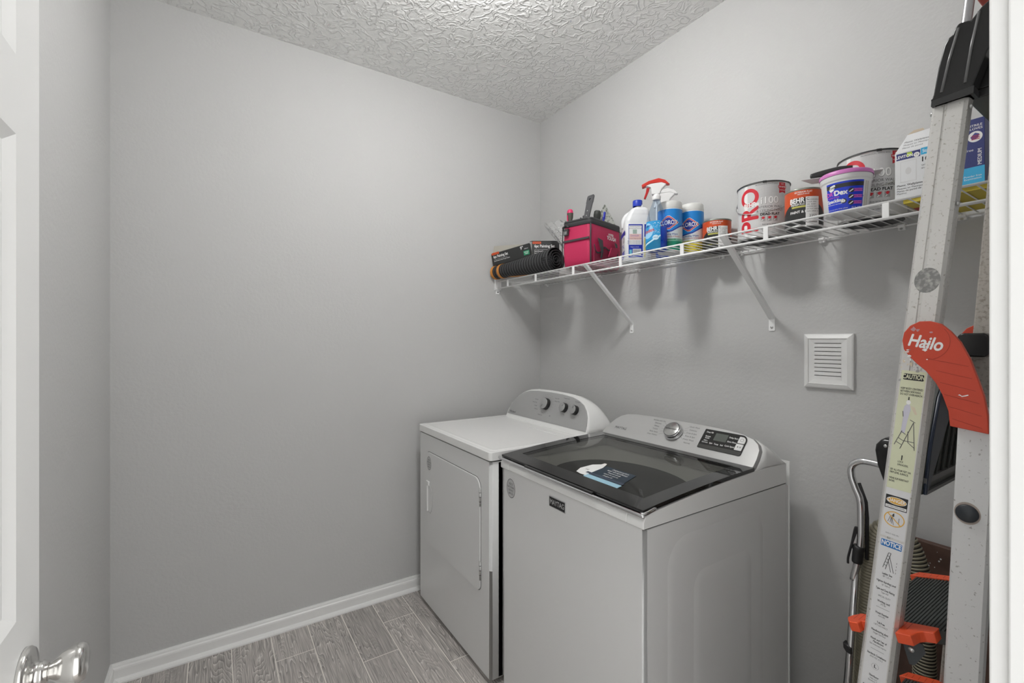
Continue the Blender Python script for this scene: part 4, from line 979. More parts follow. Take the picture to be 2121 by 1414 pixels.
# ============================================================= paint cans
M_tin = mat('tin', (.55, .55, .54), .3, metal=.9)
def drips(mb, X, r, z, seed, m):
    rn = random.Random(seed)
    for k in range(9):
        a = rn.uniform(0, 2*pi); w_ = rn.uniform(.05, .25)
        mb.loft([[X @ Vector(((r+.0004+q)*cos(a+w_*(i/6-.5)), (r+.0004+q)*sin(a+w_*(i/6-.5)), z+dz)) for i in range(7)] for q, dz in ((-.003, .0032), (.0008, .001), (.0008, -.0035-rn.random()*.003))], m, cap=False, closed=False)
def quart(label, cx, cy, ph, dots):
    t = thing('paint_can', label, 'paint can', (cx, cy, ZS), 'quart paint cans on the shelf'); del t['group']
    r, h = .0525, .121; X = Matrix.Translation((cx, cy, ZS))
    mb = MB(); mb.lathe([(r-.002, 0), (r+.0004, .0015), (r+.0004, .004), (r, .005), (r, h-.006)], M_tin, X, 128); mb.lathe([(0, -.0003), (r-.0035, -.0003), (r-.003, .0004)], M_black, X, 48, cap=False); mb.build('can_body', t)
    mb = MB(); mb.lathe([(r, h-.006), (r+.0012, h-.004), (r+.0012, h-.001), (r-.001, h), (r-.006, h-.003), (r-.008, h-.004), (0, h-.003)], mat('can_rim', (.30, .31, .27), .35, metal=.7), X, 56, cap=False); mb.build('lid', t)
    F = cyl(cx, cy, ZS, r, towards(cx, cy)+ph); W = pi*r*.995; st = .006
    mo = mat('paint_orange', (.58, .075, .015), .35); mk = mat('paint_black', (.022, .023, .022), .35); mol = mat('paint_orange_light', (.68, .18, .03), .35)
    mb = MB(); mb.poly([rect(-W, W, .006, h-.0065)], F, mk, .0002, st)
    pts = [(-W, h-.0065)]+[(-W+2*W*k/40, .074+.018*((-W+2*W*k/40)/.06)**2*(-.6 if True else 1)) for k in range(41)]+[(W, h-.0065)]
    pts = [(-W, h-.0065)]+[(u, max(.045, .083-.012*(u/.04)**2)) for u in [-W+2*W*k/40 for k in range(41)]]+[(W, h-.0065)]
    for k in range(1, 41): mb.poly([[pts[k], pts[k+1], (pts[k+1][0], h-.0065), (pts[k][0], h-.0065)]], F, mo, .0005, st)
    mb.poly([rect(-.033, .010, .0605, .066)], F, mat('paint_gold', (.50, .47, .10), .4), .0009, st)
    mb.poly([rect(-.034, .010, .066, .090)], F, mk, .0009, st)
    mb.text('BEHR', .0215, -.018, .0825, F, M_paper, bold=.05, h=.0013, sx=.82, step=st); mb.text('PREMIUM PLUS', .0090, -.016, .0705, F, M_paper, bold=.03, h=.0013, sx=.66, step=st)
    mb.text('EXTERIOR FLAT', .0068, .0, .108, F, M_paper, bold=.03, h=.0009, step=st); mb.text('MEDIUM BASE', .0052, .0, .1015, F, M_paper, bold=.02, h=.0009, step=st)
    mb.text('PAINT & PRIMER', .0105, .0, .047, F, M_paper, bold=.04, h=.0009, step=st); mb.text('SUPERIOR COVERAGE', .0060, -.012, .022, F, mat('paint_gold'), h=.0009, step=st)
    # pasted tint label
    mb.poly([rect(.006, .044, .002, .092)], F, M_paper, .0018, st)
    mb.poly(ring(.013, .085, .004, .004, .001)[3:22], F, M_ink, .0022)
    for k, s_ in enumerate(('THE HOME DEPOT', 'COLOR  GRAY', 'SIZE   QUART', 'CUSTOM TINT', 'EXT FLAT  DEEP BASE', 'DATE  ORDER  24')): mb.text(s_, .0046, .009, .082-k*.0072, F, M_ink, 'LEFT', h=.0022, sx=.9, step=st)
    if dots: mb.text('3353', .012, .026, .032, F, M_inkg, h=.0022, sx=.9, step=st)
    for k in range(12): mb.poly([rect(.013+k*.0022, .013+k*.0022+.0012, .011, .016)], F, M_ink, .0022)
    mb.build('wrap_label', t)
    return t, X, r, h
quart('small orange and black paint can at the wall, right of the yellow wipes canister', 1.284, -.075, -.02, False)
t, X, r, h = quart('small orange and black paint can between the gallon can and the spackling tub', 1.653, -.178, -.02, True)
def gallon(label, cx, cy, ph, bail):
    t = thing('paint_can', label, 'paint can', (cx, cy, ZS)); r, h = .0825, .192; X = Matrix.Translation((cx, cy, ZS))
    mb = MB(); mb.lathe([(r-.003, 0), (r+.0006, .002), (r+.0006, .005), (r, .006), (r, h-.006)], M_tin, X, 144); mb.lathe([(0, -.0003), (r-.0045, -.0003), (r-.004, .0004)], M_black, X, 48, cap=False); mb.build('can_body', t)
    mb = MB(); mb.lathe([(r, h-.006), (r+.0015, h-.004), (r+.0015, h-.001), (r-.001, h), (r-.008, h-.003), (0, h-.003)], M_tin, X, 72, cap=False)
    drips(mb, X, r+.0012, h-.001, 3 if bail else 9, M_ink)
    mb.lathe([(r+.0022, h-.0045), (r+.0025, h-.0015), (r-.001, h+.0012), (r-.0035, h-.0005)], M_ink, X, 72, cap=False); mb.build('lid', t)
    mg = mat('paint_label_grey', (.60, .60, .60), .4); F = cyl(cx, cy, ZS, r, towards(cx, cy)+ph); W = pi*r*.995; st = .007
    mb = MB(); mb.poly([rect(-W, W, .006, h-.0065)], F, mg, .0002, st)
    ml = mat('label_hatch', (.44, .44, .44), .4)
    for k in range(26): mb.poly([rect(-.022+k*.0036, -.0214+k*.0036, .135, h-.008)], F, ml, .0005, st)
    for k in range(12): mb.poly([rect(-.022, .070, .140+k*.0036, .1405+k*.0036)], F, ml, .0005, st)
    mb.poly([rect(-.064, -.052, .006, h-.0065)], F, M_paper, .0003, st)
    mrr = mat('pro_red', (.60, .015, .03), .4)
    mb.text('PRO', .088, -.043, .098, F, mrr, bold=.035, h=.0009, rot=pi/2, sx=.92, step=.004)
    mb.text('BEHR', .022, -.044, .116, F, M_paper, bold=.06, h=.0016, sx=.85, step=st); mb.poly([rect(-.026, -.013, .112, .121)], F, M_paper, .0013, st)
    mb.text('i100', .033, .020, .124, F, M_inkg, bold=.05, h=.0009, step=st); mb.text('i100', .033, .0195, .1245, F, M_paper, bold=.03, h=.0015, step=st)
    mb.text('INTERIOR WALL', .0115, .021, .103, F, M_inkg, h=.0011, step=st, sx=.95); mb.text('& CEILING PAINT', .0115, .021, .0905, F, M_inkg, h=.0011, step=st, sx=.95)
    mb.text('DEAD FLAT', .0118, -.010, .078, F, M_ink, 'LEFT', bold=.05, h=.0011, step=st)
    mb.text('PROFESSIONAL WHITE BASE', .0055, .010, .181, F, M_inkg, h=.0011, step=st)
    for k, u in enumerate((-.001, .018, .037)):
        mb.poly([rect(u-.007, u+.007, .054, .071)], F, mat('icon_grey', (.36, .36, .36), .4), .0008, st)
        mb.poly([[(u-.005, .067), (u, .071), (u+.006, .069), (u+.004, .064), (u, .061)]], F, mrr, .0013, st); mb.poly([[(u-.006, .056), (u-.004, .055), (u+.001, .060), (u-.001, .062)]], F, M_paper, .0013, st)
    for k, s_ in enumerate(('Easy spray, brush or roll', 'Quick touch-up', 'Low odor')): mb.text('-  '+s_, .0062, -.009, .044-k*.011, F, M_inkg, 'LEFT', h=.0011, bold=.01, step=st)
    # ribbon
    mb.poly([[(.050, .148), (.0625, .152), (.075, .148), (.075, h-.0075), (.050, h-.0075)]], F, mat('ribbon_red', (.50, .01, .02), .4), .0012, st)
    mb.poly([[(.047, .165), (.078, .165), (.0785, .174), (.0465, .174)]], F, mat('ribbon_red'), .0017, st)
    mb.text('EVEN BETTER', .0058, .0625, .1695, F, M_paper, bold=.03, h=.0021, sx=.8, step=st); mb.text('NEW', .005, .0625, .179, F, M_paper, h=.0021, step=st); mb.text('FORMULA', .0048, .0625, .1585, F, M_paper, h=.0021, step=st)
    mb.build('wrap_label', t)
    # ears and wire bail hanging down in front
    ph0 = towards(cx, cy)+ph-.18
    mb = MB(); P = []
    for k in range(25):
        a = ph0-pi/2+pi*k/24; dip = .055*(sin(pi*k/24))**.8
        P.append(Vector((cx+(r+.0045)*cos(a), cy+(r+.0045)*sin(a), ZS+.138-dip)))
    mb.tube(P, .0013, M_tin, 8); mb.build('bail_handle', t)
    for s_ in (-1, 1):
        a = ph0+s_*pi/2; mb = MB(); c = Vector((cx+r*cos(a), cy+r*sin(a), ZS+.140)); n_ = Vector((cos(a), sin(a), 0))
        mb.lathe([(.010, 0), (.008, .003), (.004, .005), (0, .0055)], M_tin, Matrix.Translation(c) @ n_.to_track_quat('Z', 'Y').to_matrix().to_4x4(), 16, cap=False); mb.build('bail_ear', t)
gallon('white gallon paint can with red vertical lettering, left of the small orange can', 1.488, -.110, .0, True)
gallon('white gallon paint can with red vertical lettering, behind the pink-lidded tub', 1.806, -.100, .0, True)

# ============================================================= spackling tub, spreader and knife on it
def make_tub():
    cx, cy, r0, r1, h = 1.797, -.250, .0500, .0600, .118
    t = thing('spackling_tub', 'white spackling tub with blue label and pink lid near the shelf front', 'tub', (cx, cy, ZS)); X = Matrix.Translation((cx, cy, ZS))
    mt = mat('tub_white', (.74, .74, .74), .3)
    mb = MB(); mb.lathe([(r0-.003, 0), (r0, .003), (r0+(r1-r0)*.8, .088), (r1-.001, .092), (r1+.001, .0935), (r1-.0005, .096), (r1+.0016, .0985), (r1+.0005, .102), (r1+.002, .1045), (r1+.001, .107)], mt, X, 128); mb.build('tub_body', t)
    mb = MB(); mb.lathe([(r1+.003, .106), (r1+.0036, .108), (r1+.003, .1155), (r1+.001, h), (r1-.006, h-.001), (r1-.009, h-.004), (0, h-.004)], mat('lid_pink', (.62, .20, .52), .35), X, 56, cap=False); mb.build('lid', t)
    tp = (r1-r0)*.8/.088; F = cyl(cx, cy, ZS, r0, towards(cx, cy)+.05, tp); st = .006
    mb = MB(); mbl = mat('drydex_blue', (.01, .04, .55), .35); pk = mat('print_pink', (.60, .10, .48), .4)
    mb.poly([rect(-.046, .036, .008, .086)], F, mbl, .0004, st); mb.poly([rect(-.046, .036, .070, .081)], F, mat('label_charcoal', (.03, .03, .035), .4), .0008, st)
    mb.poly([[(-.037, .064), (-.034, .062), (-.028, .066), (-.024, .078), (-.026, .081), (-.036, .078), (-.040, .070)]], F, M_paper, .0012, st); mb.text('DAP', .0085, -.032, .0725, F, M_ink, bold=.03, h=.0016, sx=.85, step=st)
    mb.text('DRY', .0150, -.0350, .0555, F, pk, bold=.05, h=.0012, sx=.85, step=st); mb.text('Dex', .0185, -.0135, .0565, F, M_paper, bold=.07, h=.0014, sx=.9, step=st)
    mb.text('INDICATES', .0055, -.030, .0455, F, pk, bold=.02, h=.0012, step=st); mb.text('Spackling', .0130, -.027, .036, F, M_paper, bold=.05, h=.0012, sx=.8, step=st)
    mb.text('Nontoxic formula', .0048, -.028, .027, F, M_paper, h=.0012, step=st); mb.text('Goes on pink dries white', .0046, -.022, .013, F, M_paper, h=.0012, step=st); mb.text('32 FL OZ', .0052, .020, .013, F, M_paper, h=.0012, step=st)
    mb.poly([ell(-.0075, .0325, .0066, .0066)], F, mat('label_charcoal'), .0010, st); mb.poly([ell(-.0075, .0325, .004, .004)], F, M_paper, .0014, st); mb.text('1', .006, -.0075, .0325, F, M_ink, h=.0018, step=st)
    for k, s_ in enumerate(('EXTERIOR', 'DRIES WHITE', 'SANDABLE')):
        v = .059-k*.0165
        mb.poly([rect(.012, .0335, v-.004, v+.004)], F, pk, .0009, st); mb.poly([ell(.0085, v, .0062, .0064)], F, mat('label_charcoal'), .0012, st)
        mb.poly([[(.0035, v-.0035), (.006, v-.0045), (.0135, v+.002), (.0115, v+.0035)]], F, M_paper, .0016, st); mb.text(s_, .0048, .0235, v, F, M_navy, bold=.02, h=.0013, step=st)
    mb.poly([rect(.040, .052, .012, .084)], F, mat('label_cream', (.62, .60, .56), .5), .0004, st)
    for k in range(22): mb.poly([rect(.0415, .0505, .014+k*.0032, .0152+k*.0032)], F, M_inkg, .0008)
    mb.build('wrap_label', t)
    # white plastic spreader lying across the lid
    zt = ZS+h+.001
    mb = MB(); a = Vector((1.700, -.300, zt+.002)); u = Vector((.90, .44, .0)).normalized(); v_ = Vector((-u.y, u.x, 0))
    q = [a, a+u*.195+v_*.010, a+u*.190+v_*.065, a+u*.03+v_*.055]
    mb.hexa(q, (0, 0, .0016), mat('spreader_white', (.66, .66, .66), .4)); tag(mb.build('plastic_spreader', bevel=.0004), 'flat white plastic spreader lying across the pink lid', 'spreader')
    # black-handled knife on top of it
    t2 = thing('putty_knife', 'putty knife with curved black handle resting on the white spreader', 'knife', (1.73, -.23, zt+.006))
    mb = MB(); P = catmull([(1.712, -.268, zt+.013), (1.735, -.258, zt+.018), (1.775, -.245, zt+.021), (1.808, -.236, zt+.019)], 6)
    mb.tube(P, [.004]+[.0095]*(len(P)-6)+[.009, .0085, .008, .0075, .007], M_black, 12); mb.build('handle', t2)
    mb = MB(); mb.hexa([(1.806, -.242, zt+.017), (1.84, -.250, zt+.0045), (1.835, -.212, zt+.0045), (1.803, -.231, zt+.017)], (0, 0, .0012), mat('blade_brass', (.6, .45, .12), .3, metal=.8)); mb.build('blade', t2)
make_tub()

# ============================================================= boxes at the far right of the shelf
def boxes():
    ml = mat('carton_white', (.70, .71, .72), .5); mn = mat('carton_navy', (.03, .04, .17), .45); mc = mat('carton_sky', (.04, .40, .68), .45)
    # flat yellow carton under the others
    t = thing('flat_carton', 'flat yellow and red carton lying under the white switch plate box', 'box', (2.0, -.14, ZS))
    mb = MB(); mb.box(1.930, 2.135, -.262, -.03, ZS, ZS+.014, mat('carton_yellow', (.58, .46, .04), .5)); mb.build('carton', t, bevel=.0008)
    mb = MB(); G = lambda u, v, h=0: Vector((1.930+u, -.262+v, ZS-.0004-h))
    mb.poly([rect(.0, .05, .07, .15)], G, mat('carton_red', (.45, .02, .02), .5), .0001); mb.build('red_print', t)
    z0 = ZS+.0142
    t = thing('switch_plate_box', 'white electrical plate carton with torn open top flap beside the ladder', 'box', (1.97, -.22, z0))
    a = Vector((1.916, -.272, z0)); U = Vector((.985, .09, 0)).normalized(); D = Vector((-U.y, U.x, 0)); F = flat(a, U, (0, 0, 1)); W, Hh, Dp = .107, .118, .10
    mb = MB(); mb.hexa([a, a+U*W, a+U*W+Vector((0, 0, Hh)), a+Vector((0, 0, Hh))], D*Dp, ml); mb.build('carton', t, bevel=.0008)
    # raised flap leaning back
    b = a+Vector((0, 0, Hh)); V2 = Vector((.12, .45, .9)).normalized(); F2 = flat(b, U, V2)
    mb = MB(); mb.prism([(0, 0), (W, 0), (W, .062), (.012, .056), (.010, .044)], F2, -.0012, 0, ml)
    mb.text('Plastic Wallplates', .0068, .012, .030, F2, M_ink, 'LEFT', h=.0006); mb.text('Plaques en Plastique', .0064, .012, .021, F2, M_inkg, 'LEFT', h=.0006); mb.text('Placas de pared', .0064, .012, .012, F2, M_inkg, 'LEFT', h=.0006)
    mb.prism([(.012, .055), (.045, .058), (.040, .066), (.022, .066)], F2, -.0009, .0003, mat('torn_card', (.50, .42, .32), .8)); mb.build('top_flap', t)
    mb = MB(); mb.poly([rect(.003, .050, .098, .115)], F, mn, .0008); mb.text('LEVITON', .0105, .019, .1055, F, M_paper, bold=.04, h=.0014, sx=.8); mb.poly([rect(.024, .034, .104, .114)], F, mat('logo_lime', (.45, .62, .05), .5), .0012)
    mb.poly([ell(.043, .104, .006, .006)], F, M_paper, .0012); mb.text('CE', .006, .043, .104, F, M_ink, h=.0016)
    mb.poly([rect(.051, .107, .100, .117)], F, mc, .0008); mb.text('Standard Size', .0115, .054, .1085, F, M_paper, 'LEFT', bold=.02, h=.0014, sx=.8)
    mb.text('10', .018, .059, .088, F, M_ink, bold=.02, h=.0008); mb.text('PACK', .0065, .080, .092, F, M_ink, h=.0008)
    mb.text('With screws\nand wallplates', .0065, .052, .070, F, M_inkg, 'LEFT', h=.0008)
    pw = mat('plate_white', (.62, .62, .62), .5); mb.poly([rect(.011, .043, .040, .093)], F, pw, .0006); mb.poly([rect(.0122, .0418, .0412, .0918)], F, ml, .0010); mb.poly([ell(.027, .067, .006, .009)], F, pw, .0014)
    mb.text('Plastic Wallplates', .0072, .004, .032, F, M_ink, 'LEFT', bold=.01, h=.0008); mb.text('Plaques en Plastique\nPlacas de pared de\nPlastico', .0064, .004, .018, F, M_inkg, 'LEFT', h=.0008)
    mb.poly([rrect(.078, .104, .008, .032, .004)], F, M_black, .0008); mb.build('printed_front', t)
    t = thing('glove_box', 'tall dark blue and sky blue carton at the right end of the shelf', 'box', (2.07, -.2, z0))
    a = Vector((2.030, -.272, z0)); F = flat(a, (1, 0, 0), (0, 0, 1)); W, Hh = .052, .150
    mb = MB(); mb.hexa([a, a+Vector((W, 0, 0)), a+Vector((W, 0, Hh)), a+Vector((0, 0, Hh))], (0, .13, 0), mn); mb.build('carton', t, bevel=.0008)
    mb = MB(); mb.poly([[(.0, 0), (W, 0), (W, .038), (0, .038)]], F, mc, .0006); mb.text('10', .024, .012, .128, F, M_paper, bold=.03, h=.0008); mb.text('NITRILE\nGLOVES', .0075, .035, .130, F, M_paper, bold=.02, h=.0008)
    mb.poly([ell(.036, .108, .0125, .0125)], F, M_paper, .0008); mb.poly([[(.028, .108), (.036, .117), (.043, .113), (.041, .104), (.031, .101)]], F, mat('flag_navy', (.05, .06, .25), .5), .0012)
    for k in range(3): mb.poly([rect(.030, .044, .1012+k*.004, .1028+k*.004)], F, M_red, .0015)
    mb.text('latex free', .008, .018, .078, F, M_paper, h=.0008); mb.text('MEDIUM', .010, .044, .060, F, M_paper, rot=pi/2, bold=.02, h=.0008); mb.text('Powder free\nExamination', .006, .032, .014, F, M_paper, h=.0008)
    mb.build('printed_front', t)
boxes()

# ============================================================= step ladder, folded and leaning by the wall
def alu(name, col, blot, sc, lo, hi, metal=.55):
    return mat(name, col, .42, metal=metal, noise=(sc, blot, lo, hi))
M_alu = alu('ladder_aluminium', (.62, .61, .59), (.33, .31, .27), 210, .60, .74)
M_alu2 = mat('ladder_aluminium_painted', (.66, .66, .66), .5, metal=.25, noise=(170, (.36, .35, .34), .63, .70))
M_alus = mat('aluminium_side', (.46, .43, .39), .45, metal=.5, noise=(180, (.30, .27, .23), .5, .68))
M_lred = mat('ladder_red', (.54, .052, .020), .42, bump=(60, .1, .001)); M_lor = mat('ladder_orange_red', (.68, .075, .018), .45)
M_tread = mat('tread_dark', (.040, .046, .043), .6, noise=(240, (.085, .09, .085), .62, .75))
M_cap = mat('ladder_cap_black', (.012, .012, .012), .22)
BX0, BSL = 2.115, .041
def make_ladder():
    t = thing('step_ladder', 'folded aluminium step ladder with orange-red joints and black top leaning by the doorway', 'step ladder', (2.02, -.55, 0))
    # near climbing rail: left edge in front view (x), tilt, with y drawing in towards the top
    def NR(z): return Vector((2.006+.0790*(z-.804), -.720+.085*(z-.804), z))
    def FR(z): return Vector((2.030+.0727*(z-.57), -.385-.015*(z-.57), z))
    def rail(P, z0, z1, w_, d, m, lip=.0, name='rail', groove=True):
        a, b = P(z0), P(z1); up = (b-a).normalized(); U = Vector((1, 0, 0)); U = (U-up*U.dot(up)).normalized(); D = up.cross(U)*-1
        if D.y < 0: D = -D
        mb = MB()
        prof = [(0, .004), (.004, 0), (w_*.34, 0), (w_*.36, .0015), (w_*.42, .0015), (w_*.44, 0), (w_-.006, 0), (w_-.001, .005), (w_, .012), (w_, d), (w_-.003, d), (w_-.003, .014), (.003, .014), (.003, d), (0, d)] if groove else [(0, .003), (.003, 0), (w_-.004, 0), (w_, .005), (w_, d), (0, d)]
        mb.loft([[a+U*u+D*v for u, v in prof], [b+U*u+D*v for u, v in prof]], m, smooth=False)
        o = mb.build(name, t); return o, a, b, up, U, D
    nr, a, b, up, U, D = rail(NR, .012, 1.80, .050, .026, M_alu)
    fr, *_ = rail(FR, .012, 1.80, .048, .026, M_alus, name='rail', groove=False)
    F = flat(a, U, up)          # face of the near rail; v measured from the floor
    def FV(z): return (NR(z)-a).length
    # rubber feet
    for P in (NR, FR):
        p = P(.02); MB().box(p.x-.004, p.x+.056, p.y-.004, p.y+.032, 0, .05, M_black).build('rubber_foot', t, bevel=.004)
    # dull round patch and paint marks
    mb = MB(); rn = random.Random(2); gp = mat('worn_grey', (.22, .22, .215), .35, metal=.6, noise=(120, (.45, .44, .42), .5, .7)); c = FV(1.462)
    mb.poly([ell(.026, c, .0185, .023, 32)], F, gp, .0004); mb.build('worn_patch', nr)
    mb = MB(); cr = mat('paint_cream', (.66, .58, .44), .7); gr = mat('paint_grey', (.36, .36, .36), .7)
    for _ in range(16):
        u, v = rn.uniform(.004, .046), FV(rn.uniform(1.275, 1.345)); s_ = rn.uniform(.001, .0035)
        mb.poly([[(u+s_*rn.uniform(.5, 1.3)*cos(k*pi/4), v+s_*rn.uniform(.5, 1.5)*sin(k*pi/4)) for k in range(8)]], F, cr if rn.random() < .5 else gr, .0005)
    mb.build('paint_spots', nr)['kind'] = 'stuff'
    # ---------- long safety label
    mb = MB(); pg = mat('label_pale_green', (.64, .66, .47), .5); pw = mat('label_offwhite', (.68, .68, .69), .5); yl = mat('warning_amber', (.72, .40, .06), .5)
    v = lambda z: FV(z)
    mb.poly([rect(.0065, .0425, v(1.075), v(1.295))], F, pg, .0005); mb.poly([rect(.0065, .0425, v(.9855), v(1.0752))], F, pw, .0005)
    mb.poly([rrect(.010, .040, v(1.278), v(1.2895), .002)], F, M_ink, .0008); mb.text('CAUTION', .0115, .025, v(1.2838), F, pg, bold=.04, h=.0012, sx=.62)
    for k, s_ in enumerate(('KEEP BODY CENTERED', 'BETWEEN SIDE RAILS.', 'DO NOT OVER-REACH.')): mb.text(s_, .0050, .0085, v(1.262)-k*.0055, F, M_ink, 'LEFT', bold=.03, h=.0008, sx=.62)
    mb.poly([rect(.0215, .0232, v(1.240), v(1.247))], F, M_ink, .0008)
    # little climber and ladder drawing
    z = v(1.180)
    fig = [(.0165, .000), (.0225, .000), (.0240, .020), (.0255, .034), (.0270, .045), (.0245, .055), (.0215, .055), (.0175, .050), (.0160, .038), (.0175, .028)]
    mb.poly([[(u, z+q) for u, q in fig]], F, mat('climber_white', (.58, .57, .66), .5), .0008); mb.poly([ell(.0225, z+.0575, .0034, .0042, 14)], F, M_paper, .0009)
    mb.poly([ [(.026, z+.052), (.032, z+.050), (.037, z+.038), (.034, z+.036), (.029, z+.045)]], F, cr, .0007)
    L_ = [((.0095, z-.024), (.0185, z+.004)), ((.0185, z-.030), (.0335, z+.022)), ((.0335, z+.022), (.0395, z-.028)), ((.0180, z+.002), (.0245, z-.002)), ((.0140, z-.010), (.0215, z-.014)), ((.0120, z-.018), (.0200, z-.022)), ((.0270, z+.004), (.0290, z-.016)), ((.0290, z-.016), (.0392, z-.024)), ((.0215, z-.014), (.0375, z-.014)), ((.028, z+.026), (.036, z+.022)), ((.0175, z+.030), (.0160, z+.040))]
    seglines(mb, L_, F, M_inkg, .00055, .0012)
    mb.poly([rect(.0225, .0242, v(1.130), v(1.139))], F, M_ink, .0008); mb.text('LOCK', .0050, .018, v(1.1265), F, M_ink, 'LEFT', bold=.02, h=.0008, sx=.62); mb.text('SPREADERS.', .0050, .018, v(1.121), F, M_ink, 'LEFT', bold=.02, h=.0008, sx=.62)
    for k, s_ in enumerate(('SET ALL FOUR FEET ON', 'FIRM LEVEL SURFACE.', '', 'WEAR SLIP-RESISTANT', 'SHOES.')):
        if s_: mb.text(s_, .0048, .0085, v(1.110)-k*.0053, F, M_ink, 'LEFT', bold=.03, h=.0008, sx=.60)
    mb.poly([rect(.0075, .0405, v(1.038), v(1.0625))], F, M_ink, .0008); mb.poly([ell(.0240, v(1.0535), .0150, .0068)], F, M_paper, .0011); mb.poly([ell(.0240, v(1.0535), .0142, .0060)], F, yl, .0013)
    mb.text('DANGER', .0090, .0240, v(1.0535), F, M_paper, bold=.03, h=.0017, sx=.72); mb.poly([rect(.0085, .0395, v(1.0395), v(1.0445))], F, M_paper, .0011); mb.text('ELECTROCUTION HAZARD', .0036, .0240, v(1.0420), F, M_ink, bold=.02, h=.0014, sx=.62)
    mb.poly(ring(.0240, v(1.020), .0155, .0140, .0016), F, yl, .0012); seglines(mb, [((.0130, v(1.020)+.0095), (.0345, v(1.020)-.0095))], F, yl, .0008, .0014)
    seglines(mb, [((.0150, v(1.013)), (.0185, v(1.026))), ((.0185, v(1.013)), (.0195, v(1.026))), ((.0210, v(1.011)), (.0200, v(1.024))), ((.0240, v(1.009)), (.0205, v(1.022))), ((.0310, v(1.012)), (.0310, v(1.024)))], F, M_inkg, .0004, .0010)
    mb.poly([[(.022, v(1.030)), (.024, v(1.030)), (.0225, v(1.027)), (.0245, v(1.027)), (.0205, v(1.0215)), (.0215, v(1.0255)), (.0200, v(1.0255))]], F, M_ink, .0012)
    mb.text('HAILO 4342-901', .0036, .024, v(.992), F, M_inkg, h=.0008, sx=.8)
    # second label
    mb.poly([rect(.0065, .0425, v(.62), v(.9815))], F, pw, .0005)
    mb.poly([rrect(.009, .0405, v(.9665), v(.9790), .0015)], F, mat('notice_blue', (.02, .16, .46), .45), .0008); mb.text('NOTICE', .0120, .0247, v(.9728), F, M_paper, bold=.04, h=.0012, sx=.68)
    z = v(.935)
    seglines(mb, [((.0165, z-.008), (.0225, z+.022)), ((.0205, z-.010), (.0260, z+.022)), ((.0225, z+.022), (.0262, z+.022)), ((.0245, z+.016), (.0330, z-.012)), ((.0225, z+.010), (.0290, z-.012)), ((.0178, z-.002), (.0220, z-.003)), ((.0190, z+.004), (.0230, z+.003)), ((.0203, z+.010), (.0243, z+.009)), ((.0215, z+.016), (.0253, z+.015))], F, M_inkg, .0005, .0010)
    seglines(mb, [((.0360, z-.012+k*.006), (.0360, z-.009+k*.006)) for k in range(4)], F, M_inkg, .0003, .0010)
    ls = [('Ladder Size', 1, .9165), ("48'' 1,22 m", 0, .9115), ('Highest Standing Level', 1, .9010), ("26'' 0,66 m", 0, .8955), ('Type and Duty Rating', 1, .8865), ('Type IAA', 0, .8812), ('SPECIAL DUTY', 0, .8735), ('Working Load', 1, .8640), ('375 lbs', 0, .8590), ('Model Number', 1, .8420), ('4342-901', 0, .8370), ('Toll-Free', 1, .8245), ('1-877-GO-HAILO', 0, .8195), ('Manufacturing plant', 1, .8085), ('Haiger Germany', 0, .8035), ('Month and Year of', 1, .7925), ('Manufacture', 1, .7875), ('See embossed imprint', 0, .7822), ('Standards Compliance', 1, .7640), ('ANSI ASC A14.2', 0, .7588), ('Distributor', 1, .7250), ('Hailo LLC', 0, .7200), ('Elmsford, NY', 0, .7155)]
    for s_, bo, zz in ls: mb.text(s_, .0052 if bo else .0046, .0245, v(zz), F, M_ink if bo else M_inkg, bold=.03 if bo else 0, h=.0008, sx=.62)
    for zz in (.8525, .7735): mb.poly([rect(.0145, .0345, v(zz), v(zz)+.0005)], F, M_inkg, .0008)
    mb.poly(ring(.0245, v(.7435), .0055, .0055, .0003), F, M_inkg, .0008); mb.text('L', .0085, .0245, v(.7435), F, M_ink, bold=.03, h=.0008)
    for k in range(15): mb.poly([rect(.010+k*.002, .010+k*.002+(.0006 if k % 3 else .0012), v(.685), v(.704))], F, M_ink, .0008)
    mb.build('safety_label', nr)
    # rivets up the rail
    for z, uu in ((1.772, .0515), (1.775, -.001), (1.60, .0515)):
        p = F(uu, FV(z), -.010); n_ = U if uu > .02 else -U
        mb = MB(); mb.lathe([(.0045, 0), (.004, .002), (0, .003)], M_satin, Matrix.Translation(p) @ n_.to_track_quat('Z', 'Y').to_matrix().to_4x4(), 14, cap=False); mb.build('rivet', nr)
    # ---------- rear legs
    def BN(z): return Vector((BX0+BSL*(z-.745), -.705, z))
    def BF(z): return Vector((BX0+BSL*(z-.745)+.012, -.385, z))
    bl, a2, b2, up2, U2, D2 = rail(BN, .012, 1.24, .046, .024, M_alu2, name='rear_leg', groove=False)
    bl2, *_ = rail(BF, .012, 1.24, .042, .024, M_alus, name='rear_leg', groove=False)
    for P in (BN, BF):
        p = P(.02); MB().box(p.x-.004, p.x+.048, p.y-.004, p.y+.030, 0, .05, M_black).build('rubber_foot', t, bevel=.004)
    F2 = flat(a2, U2, up2); q = (BN(1.062)-a2).length; X = Matrix.Translation(F2(.0180, q, 0)) @ Matrix(((U2.x, up2.x, 0, 0), (U2.y, up2.y, -1, 0), (U2.z, up2.z, 0, 0), (0, 0, 0, 1)))
    mb = MB(); mb.poly([ell(.0180, q, .0165, .0185)], F2, mat('rust_halo', (.40, .34, .30), .7), .0003)
    mb.lathe([(.0145, 0), (.0145, .003), (.013, .0048), (0, .0055)], mat('plug_slate', (.022, .026, .032), .35), X, 32, cap=False); mb.build('round_plug', bl)
